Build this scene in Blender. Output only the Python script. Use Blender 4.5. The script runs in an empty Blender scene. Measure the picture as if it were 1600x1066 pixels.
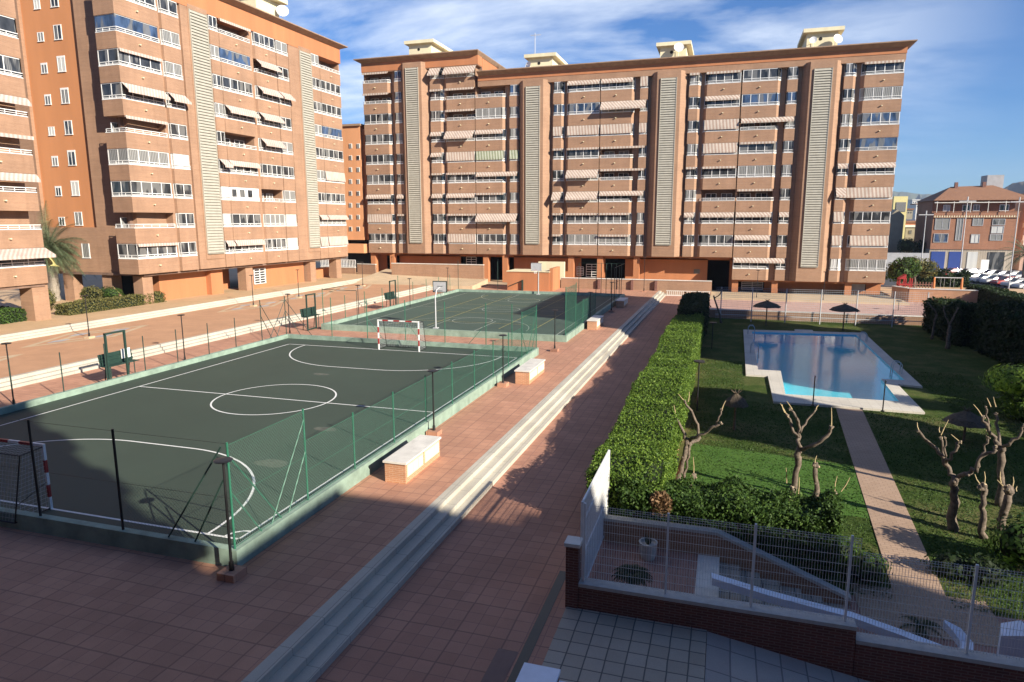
import bpy, math, random
EXPO = 1.0
import numpy as np
from mathutils import Vector, Matrix
random.seed(7)
SC = bpy.context.scene
COL = SC.collection
R = math.radians
# ------------------------------------------------------------------ camera model (metres; x across the courts, y away, z up)
FPX, YAW, PITCH, ROLL = 1063.33, 0.30286, 0.17498, -0.00205
CAMP = Vector((30.238, -14.891, 8.874))
cF = Vector((-math.sin(YAW)*math.cos(PITCH), math.cos(YAW)*math.cos(PITCH), -math.sin(PITCH)))
_r = Vector((math.cos(YAW), math.sin(YAW), 0)); _u = _r.cross(cF)
cR = _r*math.cos(ROLL)+_u*math.sin(ROLL); cU = _u*math.cos(ROLL)-_r*math.sin(ROLL)
def _ray(px, py): return cF + cR*((px-800)/FPX) - cU*((py-533)/FPX)
def G(px, py, z):
    d = _ray(px, py); return CAMP + d*((z-CAMP.z)/d.z)
def A(px, py, y):
    d = _ray(px, py); return CAMP + d*((y-CAMP.y)/d.y)
cam = bpy.data.objects.new('camera', bpy.data.cameras.new('camera')); COL.objects.link(cam)
cam.data.sensor_fit = 'HORIZONTAL'; cam.data.sensor_width = 36; cam.data.lens = FPX/1600*36
cam.data.clip_start = 0.1; cam.data.clip_end = 12000
cam.matrix_world = Matrix(((cR.x, cU.x, -cF.x, CAMP.x), (cR.y, cU.y, -cF.y, CAMP.y), (cR.z, cU.z, -cF.z, CAMP.z), (0, 0, 0, 1)))
SC.camera = cam
# ------------------------------------------------------------------ materials
MATS = {}
class NT:
    def __init__(s, name):
        s.m = bpy.data.materials.new(name); s.m.use_nodes = True; s.t = s.m.node_tree; s.n = s.t.nodes; s.n.clear()
        s.o = s.n.new('ShaderNodeOutputMaterial'); s.b = s.n.new('ShaderNodeBsdfPrincipled')
        s.l(s.b.outputs[0], s.o.inputs[0])
    def l(s, a, b): s.t.links.new(a, b)
    def N(s, ty, **k):
        n = s.n.new('ShaderNode'+ty)
        for a, b in k.items(): setattr(n, a, b)
        return n
    def pos(s): return s.N('NewGeometry').outputs['Position']
    def noise(s, vec, scale, detail=4, rough=.6, out='Fac'):
        n = s.N('TexNoise'); n.inputs['Scale'].default_value = scale; n.inputs['Detail'].default_value = detail
        n.inputs['Roughness'].default_value = rough
        if vec is not None: s.l(vec, n.inputs['Vector'])
        return n.outputs[out]
    def ramp(s, fac, stops):
        r = s.N('ValToRGB'); e = r.color_ramp.elements
        while len(e) < len(stops): e.new(.5)
        for i, (p, c) in enumerate(stops):
            e[i].position = p; e[i].color = (c, c, c, 1) if isinstance(c, (int, float)) else (*c, 1)
        s.l(fac, r.inputs[0]); return r.outputs[0]
    def mix(s, fac, a, b, mode='MIX'):
        n = s.N('Mix', data_type='RGBA', blend_type=mode)
        for sock, v in ((n.inputs[0], fac), (n.inputs[6], a), (n.inputs[7], b)):
            if isinstance(v, bpy.types.NodeSocket): s.l(v, sock)
            elif isinstance(v, (int, float)): sock.default_value = v
            else: sock.default_value = (*v, 1)
        return n.outputs[2]
    def math(s, op, a, b=0.0, c=None):
        n = s.N('Math', operation=op)
        for i, v in enumerate((a, b) if c is None else (a, b, c)):
            if isinstance(v, bpy.types.NodeSocket): s.l(v, n.inputs[i])
            else: n.inputs[i].default_value = v
        return n.outputs[0]
    def map(s, vec, sc=(1, 1, 1), rot=(0, 0, 0), loc=(0, 0, 0)):
        n = s.N('Mapping'); n.inputs['Scale'].default_value = sc; n.inputs['Rotation'].default_value = rot; n.inputs['Location'].default_value = loc
        s.l(vec, n.inputs[0]); return n.outputs[0]
    def bump(s, h, strength=.3, dist=.02):
        b = s.N('Bump'); b.inputs['Strength'].default_value = strength; b.inputs['Distance'].default_value = dist
        s.l(h, b.inputs['Height']); s.l(b.outputs[0], s.b.inputs['Normal'])
    def done(s, col=None, rough=.8, spec=None, metal=0):
        if col is not None:
            if isinstance(col, bpy.types.NodeSocket): s.l(col, s.b.inputs['Base Color'])
            else: s.b.inputs['Base Color'].default_value = (*col, 1)
        if isinstance(rough, bpy.types.NodeSocket): s.l(rough, s.b.inputs['Roughness'])
        else: s.b.inputs['Roughness'].default_value = rough
        s.b.inputs['Metallic'].default_value = metal
        if spec is not None: s.b.inputs['Specular IOR Level'].default_value = spec
        MATS[s.m.name] = s.m; return s.m
def simple(name, col, rough=.7, var=.15, scale=3, metal=0, spec=None, bump=0, streak=False):
    t = NT(name); p = t.pos()
    if streak: p = t.map(p, (1, 1, .12))
    n = t.noise(p, scale, 5)
    dark = tuple(c*(1-var) for c in col); lite = tuple(min(1, c*(1+var*.7)) for c in col)
    c = t.ramp(n, [(.3, dark), (.7, lite)])
    if bump: t.bump(t.noise(t.pos(), 60, 3), bump, .01)
    return t.done(c, rough, spec, metal)
def wallcoord(t):
    sx = t.N('SeparateXYZ'); t.l(t.pos(), sx.inputs[0])
    cx = t.N('CombineXYZ'); t.l(t.math('ADD', sx.outputs[0], sx.outputs[1]), cx.inputs[0]); t.l(sx.outputs[2], cx.inputs[1])
    return cx.outputs[0], sx
def brick(name, c1, c2, mortar, w=.26, h=.075, m=.012, var=.18):
    t = NT(name); v, sx = wallcoord(t)
    b = t.N('TexBrick'); t.l(v, b.inputs['Vector']); b.inputs['Scale'].default_value = 1
    b.inputs['Color1'].default_value = (*c1, 1); b.inputs['Color2'].default_value = (*c2, 1); b.inputs['Mortar'].default_value = (*mortar, 1)
    b.inputs['Brick Width'].default_value = w; b.inputs['Row Height'].default_value = h; b.inputs['Mortar Size'].default_value = m
    n = t.noise(t.map(t.pos(), (.5, .5, .25)), 1.1, 6, .65)
    k = t.ramp(n, [(.3, 1-var), (.7, 1+var*.35)])
    c = t.mix(1, b.outputs[0], k, 'MULTIPLY')
    hb = t.noise(t.map(t.pos(), (.25, .25, 5.5)), 1.0, 3, .7); c = t.mix(1, c, t.ramp(hb, [(.32, .90), (.68, 1.07)]), 'MULTIPLY')
    st = t.noise(t.map(t.pos(), (1.2, 1.2, .06)), 1.5, 4)
    c = t.mix(t.ramp(st, [(.5, 0), (.8, .42)]), c, tuple(x*.62 for x in c1))
    t.bump(b.outputs[1], -.35, .01)
    return t.done(c, .85)
BR = brick('brown_brick', (.35, .198, .118), (.305, .168, .098), (.375, .245, .165))
brick('dark_red_brick', (.20, .072, .05), (.15, .055, .04), (.24, .15, .12), .25, .07, .012)
brick('warm_brick', (.52, .25, .13), (.46, .21, .105), (.55, .36, .24), .25, .07, .012)
simple('orange_plaster', (.44, .178, .078), .85, .13, .6, streak=True)
simple('sunlit_orange_plaster', (.60, .29, .14), .85, .1, .6, streak=True)  # lighter plaster, the strong sun on the gap block put into its colour
simple('orange_plaster_panel', (.50, .215, .09), .85, .12, .6, streak=True)
simple('cream_plaster', (.68, .62, .42), .8, .12, .8, streak=True)
simple('cornice_stone', (.30, .20, .13), .8, .2, 1.5)
simple('white_paint', (.76, .76, .74), .45, .08, 6)
simple('white_stone', (.66, .63, .57), .65, .16, 2.2, bump=.1)
simple('grey_render', (.36, .36, .37), .85, .15, 1)
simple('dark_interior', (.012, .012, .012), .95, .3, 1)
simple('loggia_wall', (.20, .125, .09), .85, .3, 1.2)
simple('louvre_beige', (.38, .36, .30), .6, .12, 2)
simple('louvre_gap', (.17, .16, .13), .8, .1, 2)
simple('green_kerb', (.24, .33, .265), .8, .3, 1.6, bump=.2)
simple('green_metal', (.025, .14, .085), .45, .2, 4)
simple('dark_green_metal', (.018, .045, .035), .5, .2, 4)
simple('black_metal', (.012, .012, .013), .45, .2, 4)
simple('galvanised', (.46, .47, .48), .5, .1, 5)
simple('red_paint', (.35, .03, .03), .5, .2, 5)
simple('bark', (.155, .12, .09), .95, .55, 9, bump=1.0)
simple('cut_wood', (.50, .39, .24), .9, .2, 10)
simple('young_wood', (.40, .31, .16), .8, .2, 10)
simple('asphalt', (.055, .055, .057), .9, .25, 2)
simple('hill_scrub', (.10, .115, .07), .95, .35, .01)
simple('dry_earth', (.16, .125, .085), .95, .3, .4, bump=.2)
simple('palm_bark', (.27, .235, .19), .9, .3, 8, bump=.6)
simple('thatch', (.10, .075, .05), .95, .4, 9, bump=.6)
simple('rubber', (.015, .015, .015), .7, .1, 5)
simple('slide_white', (.76, .80, .88), .5, .1, 2)
simple('worn_court', (.10, .11, .085), .8, .3, 5)
simple('tan_render', (.33, .29, .21), .9, .15, .6)
simple('yellow_render', (.72, .64, .30), .9, .08, .6)
simple('white_render', (.70, .68, .64), .85, .1, .5)
simple('pink_render', (.55, .36, .28), .85, .1, .5)
simple('orange_paint', (.62, .24, .08), .5, .1, 3)
simple('blue_shutter', (.02, .05, .22), .5, .1, 2)
simple('pool_tile', (.28, .76, .86), .4, .06, 1.5)
simple('pot_concrete', (.48, .46, .42), .85, .15, 6)
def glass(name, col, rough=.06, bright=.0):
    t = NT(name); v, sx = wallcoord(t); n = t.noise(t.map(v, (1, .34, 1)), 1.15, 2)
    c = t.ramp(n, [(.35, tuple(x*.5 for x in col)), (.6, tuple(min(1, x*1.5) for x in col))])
    # pale patches for net curtains and blinds, also standing in for reflected surroundings
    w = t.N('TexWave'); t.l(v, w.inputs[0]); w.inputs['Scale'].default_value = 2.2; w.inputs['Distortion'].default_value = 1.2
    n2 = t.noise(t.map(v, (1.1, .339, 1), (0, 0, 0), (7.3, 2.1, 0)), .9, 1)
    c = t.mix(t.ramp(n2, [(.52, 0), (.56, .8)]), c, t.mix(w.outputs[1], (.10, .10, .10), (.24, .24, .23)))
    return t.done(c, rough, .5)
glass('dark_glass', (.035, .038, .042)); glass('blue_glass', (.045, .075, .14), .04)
def curtain(name, c1, c2, freq):
    t = NT(name); v, sx = wallcoord(t)
    w = t.N('TexWave'); t.l(v, w.inputs[0]); w.inputs['Scale'].default_value = freq; w.inputs['Distortion'].default_value = 1.5
    t.done(t.mix(w.outputs[1], c1, c2), .35); return t.m
curtain('curtain_glass', (.09, .09, .09), (.34, .34, .32), 1.6)
curtain('roller_shutter', (.54, .54, .51), (.48, .48, .46), .3)
def awn(name, c1, c2, per):
    t = NT(name); v, sx = wallcoord(t)
    s = t.N('SeparateXYZ'); t.l(v, s.inputs[0])
    f = t.math('FRACT', t.math('MULTIPLY', s.outputs[0], 1/per)); st = t.math('GREATER_THAN', f, .5)
    f2 = t.math('FRACT', t.math('MULTIPLY', s.outputs[0], 4/per)); st2 = t.math('MULTIPLY', t.math('GREATER_THAN', f2, .5), .3)
    c = t.mix(t.math('MAXIMUM', st, st2), c1, c2)
    n = t.noise(t.pos(), 1.2, 4)
    c = t.mix(1, c, t.ramp(n, [(.3, .82), (.7, 1.05)]), 'MULTIPLY')
    return t.done(c, .9)
awn('striped_awning', (.58, .52, .44), (.40, .29, .235), .42)
awn('rose_awning', (.56, .49, .43), (.46, .34, .29), .36)
awn('green_awning', (.52, .55, .44), (.24, .27, .17), .42)
def tiles(name, c1, c2, grout, w, h, m=.012, off=0, rot=0, var=.16, stain=.25, bump=.2, big=0):
    t = NT(name); p = t.pos(); vm = t.N('VectorMath', operation='MULTIPLY_ADD'); t.l(t.noise(p, 1.3, 3, .5, 'Color'), vm.inputs[0]); vm.inputs[1].default_value = (.035, .035, 0); t.l(p, vm.inputs[2]); v = vm.outputs[0]
    b = t.N('TexBrick'); b.offset = off; t.l(v, b.inputs['Vector']); b.inputs['Scale'].default_value = 1
    b.inputs['Color1'].default_value = (*c1, 1); b.inputs['Color2'].default_value = (*c2, 1); b.inputs['Mortar'].default_value = (*grout, 1)
    b.inputs['Brick Width'].default_value = w; b.inputs['Row Height'].default_value = h; b.inputs['Mortar Size'].default_value = m
    b.inputs['Mortar Smooth'].default_value = .3
    k = t.ramp(t.noise(p, .45, 8, .65), [(.28, 1-var), (.72, 1+var*.5)])
    c = t.mix(1, b.outputs[0], k, 'MULTIPLY')
    if big:
        b2 = t.N('TexBrick'); b2.offset = 0; t.l(v, b2.inputs['Vector']); b2.inputs['Scale'].default_value = 1; b2.inputs['Brick Width'].default_value = w*big; b2.inputs['Row Height'].default_value = h*big; b2.inputs['Mortar Size'].default_value = .03; b2.inputs['Mortar Smooth'].default_value = .4
        c = t.mix(t.math('MULTIPLY', b2.outputs['Fac'], .42), c, tuple(x*.6 for x in grout))
        b3 = t.N('TexBrick'); b3.offset = .37; t.l(v, b3.inputs['Vector']); b3.inputs['Scale'].default_value = 1; b3.inputs['Brick Width'].default_value = w*2; b3.inputs['Row Height'].default_value = h*3; b3.inputs['Mortar Size'].default_value = 0
        b3.inputs['Color1'].default_value = (.94, .94, .94, 1); b3.inputs['Color2'].default_value = (1.04, 1.04, 1.04, 1); c = t.mix(1, c, b3.outputs[0], 'MULTIPLY')
    c = t.mix(t.ramp(t.noise(p, 1.7, 6, .7), [(.56, 0), (.8, stain)]), c, tuple(x*.55 for x in c1))
    sp = t.ramp(t.noise(p, 40, 2), [(.3, .93), (.7, 1.05)])
    c = t.mix(1, c, sp, 'MULTIPLY')
    t.bump(b.outputs[1], -bump, .01)
    return t.done(c, .8)
tiles('pink_paving', (.50, .26, .165), (.43, .215, .137), (.33, .17, .12), .41, .41, .012, stain=.45, big=3)
tiles('walkway_paving', (.47, .235, .155), (.405, .197, .13), (.28, .145, .11), .41, .41, .012, .0, stain=.45, big=3)
tiles('orange_paving', (.49, .275, .155), (.46, .255, .143), (.43, .235, .13), .4, .4, .006, stain=.12)
tiles('beige_paving', (.55, .37, .21), (.52, .35, .195), (.52, .36, .2), .4, .4, .006, stain=.1)
tiles('ivory_paving', (.52, .40, .26), (.50, .38, .245), (.42, .32, .2), .4, .4, .006, stain=.1)
tiles('rose_paving', (.50, .32, .26), (.48, .30, .245), (.36, .22, .18), .6, .6, .015)
tiles('grey_slabs', (.42, .36, .285), (.36, .305, .235), (.11, .10, .09), .44, .44, .018, stain=.35)
tiles('ramp_slabs', (.44, .39, .34), (.39, .34, .30), (.20, .18, .17), .55, .9, .02, 0, stain=.35)
tiles('patio_paving', (.36, .20, .155), (.33, .18, .14), (.2, .11, .09), .3, .3, .012)
tiles('path_paving', (.42, .29, .20), (.38, .26, .175), (.26, .17, .12), .3, .15, .012, .5)
tiles('pool_deck_stone', (.60, .56, .48), (.57, .53, .45), (.45, .41, .35), .5, .5, .01, stain=.15)
tiles('white_steps', (.50, .465, .385), (.47, .435, .36), (.30, .28, .24), .7, 1.2, .012, stain=.3)
def court(name, c, worn):
    t = NT(name); p = t.pos()
    a = t.ramp(t.noise(p, .16, 6, .6), [(.3, .86), (.7, 1.1)])
    col = t.mix(1, c, a, 'MULTIPLY')
    col = t.mix(t.ramp(t.noise(t.map(p, (1, .5, 1)), .9, 7, .7), [(.60, 0), (.8, .35)]), col, worn)
    col = t.mix(t.ramp(t.noise(p, 25, 2), [(.5, 0), (.75, .25)]), col, tuple(x*1.3 for x in c))
    return t.done(col, .75)
court('court_green', (.036, .057, .040), (.060, .078, .058))
court('court_blue_green', (.052, .088, .068), (.075, .108, .085))
def lines(name, c, wear):
    t = NT(name); p = t.pos()
    k = t.ramp(t.noise(p, 5, 5, .7), [(.35, .62 if wear else .9), (.6, 1)])
    t.done(t.mix(1, c, k, 'MULTIPLY'), .7)
lines('line_white', (.74, .75, .72), False); lines('line_faded', (.42, .46, .40), True); lines('line_yellow', (.42, .38, .14), True)
def lawn():
    t = NT('lawn_grass'); p = t.pos()
    c = t.ramp(t.noise(p, .28, 8, .7), [(.28, (.030, .058, .012)), (.46, (.055, .088, .019)), (.58, (.105, .118, .038)), (.74, (.19, .155, .075))])
    f = t.ramp(t.noise(p, 14, 4), [(.3, .55), (.7, 1.3)])
    c = t.mix(1, c, f, 'MULTIPLY'); t.bump(t.noise(p, 30, 4), .8, .05)
    t.done(c, .95, .1)
    t = NT('artificial_turf'); p = t.pos()
    f = t.ramp(t.noise(p, 12, 6, .75), [(.3, .62), (.7, 1.2)])
    c = t.mix(1, t.ramp(t.noise(p, .5, 5), [(.3, (.060, .135, .025)), (.7, (.085, .165, .034))]), f, 'MULTIPLY')
    t.bump(t.noise(p, 60, 3), .6, .02); t.done(c, .95, .1)
lawn()
def leaf(name, stops, rough=.6, tr=.25):
    t = NT(name); g = t.N('NewGeometry'); n = t.noise(g.outputs['Position'], .9, 3)
    f = t.math('ADD', t.math('MULTIPLY', g.outputs['Random Per Island'], .75), t.math('MULTIPLY', n, .25))
    c = t.ramp(f, stops)
    t.l(c, t.b.inputs['Base Color']); t.b.inputs['Roughness'].default_value = rough; t.b.inputs['Specular IOR Level'].default_value = .25
    tb = t.N('BsdfTranslucent'); t.l(c, tb.inputs[0]); mx = t.N('MixShader'); mx.inputs[0].default_value = tr
    t.l(t.b.outputs[0], mx.inputs[1]); t.l(tb.outputs[0], mx.inputs[2]); t.l(mx.outputs[0], t.o.inputs[0])
    MATS[name] = t.m
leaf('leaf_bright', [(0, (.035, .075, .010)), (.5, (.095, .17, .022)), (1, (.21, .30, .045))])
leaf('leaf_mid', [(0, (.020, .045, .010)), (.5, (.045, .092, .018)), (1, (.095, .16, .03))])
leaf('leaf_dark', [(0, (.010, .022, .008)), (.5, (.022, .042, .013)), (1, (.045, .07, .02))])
leaf('leaf_olive', [(0, (.07, .06, .025)), (.5, (.13, .125, .04)), (1, (.20, .19, .06))])
leaf('leaf_dry', [(0, (.07, .05, .02)), (.5, (.20, .12, .06)), (1, (.34, .21, .12))])
leaf('leaf_palm', [(0, (.06, .085, .045)), (.5, (.13, .17, .09)), (1, (.22, .26, .15))])
leaf('leaf_flower', [(0, (.03, .07, .015)), (.75, (.09, .17, .03)), (.9, (.4, .3, .08)), (1, (.6, .5, .2))])
def water():
    t = NT('pool_water'); p = t.pos()
    bp = t.N('Bump'); bp.inputs['Strength'].default_value = .22; bp.inputs['Distance'].default_value = .03
    t.l(t.noise(t.map(p, (1, .6, 1)), 3.5, 4), bp.inputs['Height'])
    gl = t.N('BsdfGlossy'); gl.inputs['Roughness'].default_value = .02; t.l(bp.outputs[0], gl.inputs['Normal'])
    tr = t.N('BsdfTransparent'); tr.inputs[0].default_value = (.62, .92, .96, 1)
    g = t.N('NewGeometry'); dt = t.N('VectorMath', operation='DOT_PRODUCT'); t.l(bp.outputs[0], dt.inputs[0]); t.l(g.outputs['Incoming'], dt.inputs[1])
    fr = t.math('ADD', t.math('MULTIPLY', t.math('POWER', t.math('SUBTRACT', 1.0, t.math('ABSOLUTE', dt.outputs['Value'])), 5.0), .9), .025)
    mx = t.N('MixShader'); t.l(fr, mx.inputs[0]); t.l(tr.outputs[0], mx.inputs[1]); t.l(gl.outputs[0], mx.inputs[2])
    t.l(mx.outputs[0], t.o.inputs[0]); MATS['pool_water'] = t.m
water()
def roof_tile():
    t = NT('roof_tile'); p = t.pos(); w = t.N('TexWave'); t.l(p, w.inputs[0]); w.inputs['Scale'].default_value = 1.2
    c = t.mix(w.outputs[1], (.20, .09, .05), (.34, .18, .10)); n = t.noise(p, 3, 4)
    t.done(t.mix(1, c, t.ramp(n, [(.3, .7), (.7, 1.1)]), 'MULTIPLY'), .9)
roof_tile()
brick('house_brick', (.31, .135, .075), (.27, .115, .064), (.34, .18, .11))
def carpaint(name, c):
    t = NT(name); t.b.inputs['Coat Weight'].default_value = .6; t.b.inputs['Coat Roughness'].default_value = .08; t.done(c, .35, .5)
for n, c in (('car_white', (.5, .5, .5)), ('car_grey', (.20, .21, .22)), ('car_black', (.02, .02, .024)), ('car_red', (.30, .02, .025)), ('car_silver', (.45, .46, .47)), ('car_blue', (.04, .07, .16))): carpaint(n, c)
def lampglass():
    t = NT('head_lens'); t.done((.6, .6, .55), .2)
lampglass()
# ------------------------------------------------------------------ mesh building
class MB:
    def __init__(s): s.v = []; s.f = []; s.mi = []; s.cur = 0
    def add(s, vs, fs):
        b = len(s.v); s.v += [tuple(v) for v in vs]; s.f += [tuple(b+i for i in f) for f in fs]; s.mi += [s.cur]*len(fs); return s
    def box(s, x0, x1, y0, y1, z0, z1):
        return s.add([(x0, y0, z0), (x1, y0, z0), (x1, y1, z0), (x0, y1, z0), (x0, y0, z1), (x1, y0, z1), (x1, y1, z1), (x0, y1, z1)],
                     [(3, 2, 1, 0), (4, 5, 6, 7), (0, 1, 5, 4), (1, 2, 6, 5), (2, 3, 7, 6), (3, 0, 4, 7)])
    def prism(s, pts, z0, z1):
        n = len(pts); z0s = z0 if isinstance(z0, (list, tuple)) else [z0]*n; z1s = z1 if isinstance(z1, (list, tuple)) else [z1]*n
        vs = [(p[0], p[1], z) for p, z in zip(pts, z0s)]+[(p[0], p[1], z) for p, z in zip(pts, z1s)]
        a = sum(pts[i][0]*pts[(i+1) % n][1]-pts[(i+1) % n][0]*pts[i][1] for i in range(n))
        fs = [tuple(range(n))[::-1], tuple(range(n, 2*n))]+[(i, (i+1) % n, n+(i+1) % n, n+i) for i in range(n)]
        if a < 0: fs = [f[::-1] for f in fs]
        return s.add(vs, fs)
    def tube(s, p, q, r0, r1=None, n=6, cap=True):
        p, q = Vector(p), Vector(q); r1 = r0 if r1 is None else r1; d = (q-p)
        if d.length < 1e-6: return s
        d.normalize(); a = d.orthogonal().normalized(); b = d.cross(a)
        vs = []
        for c, r in ((p, r0), (q, r1)):
            for i in range(n):
                t = 2*math.pi*i/n; vs.append(c+a*math.cos(t)*r+b*math.sin(t)*r)
        fs = [(i, (i+1) % n, n+(i+1) % n, n+i) for i in range(n)]
        if cap: fs += [tuple(range(n))[::-1], tuple(range(n, 2*n))]
        return s.add(vs, fs)
    def path(s, pts, rad, n=7, wob=0):
        pts = [Vector(p) for p in pts]; rings = []; prev = None
        for i, p in enumerate(pts):
            d = (pts[min(i+1, len(pts)-1)]-pts[max(i-1, 0)]).normalized()
            a = d.orthogonal().normalized() if prev is None else (prev-d*prev.dot(d)).normalized()
            prev = a; b = d.cross(a)
            rings.append([p+(a*math.cos(2*math.pi*k/n)+b*math.sin(2*math.pi*k/n))*rad[i]*(1+random.uniform(-wob, wob)) for k in range(n)])
        vs = [v for r in rings for v in r]; fs = []
        for i in range(len(rings)-1):
            for k in range(n): fs.append((i*n+k, i*n+(k+1) % n, (i+1)*n+(k+1) % n, (i+1)*n+k))
        fs += [tuple(range(n))[::-1], tuple(range((len(rings)-1)*n, len(rings)*n))]
        return s.add(vs, fs)
    def disc(s, c, r, z0, z1, n=20):
        return s.prism([(c[0]+r*math.cos(2*math.pi*i/n), c[1]+r*math.sin(2*math.pi*i/n)) for i in range(n)], z0, z1)
    def quad(s, a, b, c, d): return s.add([a, b, c, d], [(0, 1, 2, 3)])
def link(name, mb, mats, smooth=False):
    me = bpy.data.meshes.new(name); me.from_pydata(mb.v, [], mb.f)
    ms = mats if isinstance(mats, (list, tuple)) else [mats]
    for m in ms: me.materials.append(MATS[m])
    if len(ms) > 1: me.polygons.foreach_set('material_index', mb.mi)
    if smooth: me.polygons.foreach_set('use_smooth', [True]*len(me.polygons))
    o = bpy.data.objects.new(name, me); COL.objects.link(o); return o
def part(name, mb, mat, parent, label=None, smooth=False):
    if not mb.f: return None
    o = link(name, mb, mat, smooth); o.parent = parent
    r = parent
    while r.parent: r = r.parent
    if parent.parent is None: o.matrix_parent_inverse = Matrix.Translation(-parent.location)
    if label: o['label'] = label
    return o
def thing(name, label, cat, loc=(0, 0, 0), group=None):
    o = bpy.data.objects.new(name, None); COL.objects.link(o); o.location = loc; o.empty_display_size = .3
    o['label'] = label; o['category'] = cat
    if group: o['group'] = group
    return o
def solo(name, mb, mat, label, cat, group=None, kind=None, smooth=False):
    vs = mb.v; c = Vector(((min(v[0] for v in vs)+max(v[0] for v in vs))/2, (min(v[1] for v in vs)+max(v[1] for v in vs))/2, min(v[2] for v in vs)))
    mb.v = [(v[0]-c.x, v[1]-c.y, v[2]-c.z) for v in vs]
    o = link(name, mb, mat, smooth); o.location = c; o['label'] = label; o['category'] = cat
    if group: o['group'] = group
    if kind: o['kind'] = kind
    return o
def struct(name, mb, mat): o = link(name, mb, mat); o['kind'] = 'structure'; return o
def copy_tree(o, parent=None):
    c = o.copy(); COL.objects.link(c)
    if parent is not None: c.parent = parent
    for ch in [x for x in o.children]: copy_tree(ch, c)
    return c
# ------------------------------------------------------------------ leaves
def leafmesh(P, Nn, size, flat=.5, asp=.5, seed=1):
    rng = np.random.default_rng(seed); n = len(P)
    r = rng.normal(size=(n, 3)); nn = Nn*flat+r*(1-flat); nn /= np.linalg.norm(nn, axis=1)[:, None]
    a = np.cross(nn, rng.normal(size=(n, 3))); a /= np.linalg.norm(a, axis=1)[:, None]; b = np.cross(nn, a)
    s = size*rng.uniform(.6, 1.4, n)[:, None]
    V = np.stack([P-a*s, P+b*s*asp, P+a*s, P-b*s*asp], 1).reshape(-1, 3)
    me = bpy.data.meshes.new('foliage'); me.vertices.add(4*n); me.vertices.foreach_set('co', V.ravel())
    me.loops.add(4*n); me.loops.foreach_set('vertex_index', np.arange(4*n, dtype=np.int32))
    me.polygons.add(n); me.polygons.foreach_set('loop_start', np.arange(0, 4*n, 4, dtype=np.int32)); me.polygons.foreach_set('loop_total', np.full(n, 4, dtype=np.int32))
    me.update(calc_edges=True); return me
def join_mesh(name, me_list, mats):
    """several meshes joined into one object data by hand"""
    V = []; F = []; M = []
    for k, (me, mi) in enumerate(me_list):
        b = len(V)
        V += [tuple(v.co) for v in me.vertices]; F += [tuple(b+i for i in p.vertices) for p in me.polygons]; M += [mi]*len(me.polygons)
    m = bpy.data.meshes.new(name); m.from_pydata(V, [], F)
    for x in mats: m.materials.append(MATS[x])
    m.polygons.foreach_set('material_index', M); return m
def lump(P, seed=0):
    x, y, z = P[:, 0], P[:, 1], P[:, 2]
    return (np.sin(x*1.7+seed)+np.sin(y*1.3+seed*2.1)+np.sin((x+y)*.8+z*2+seed)+np.sin(x*4.1-y*3.3+z*3.7))/4
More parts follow.
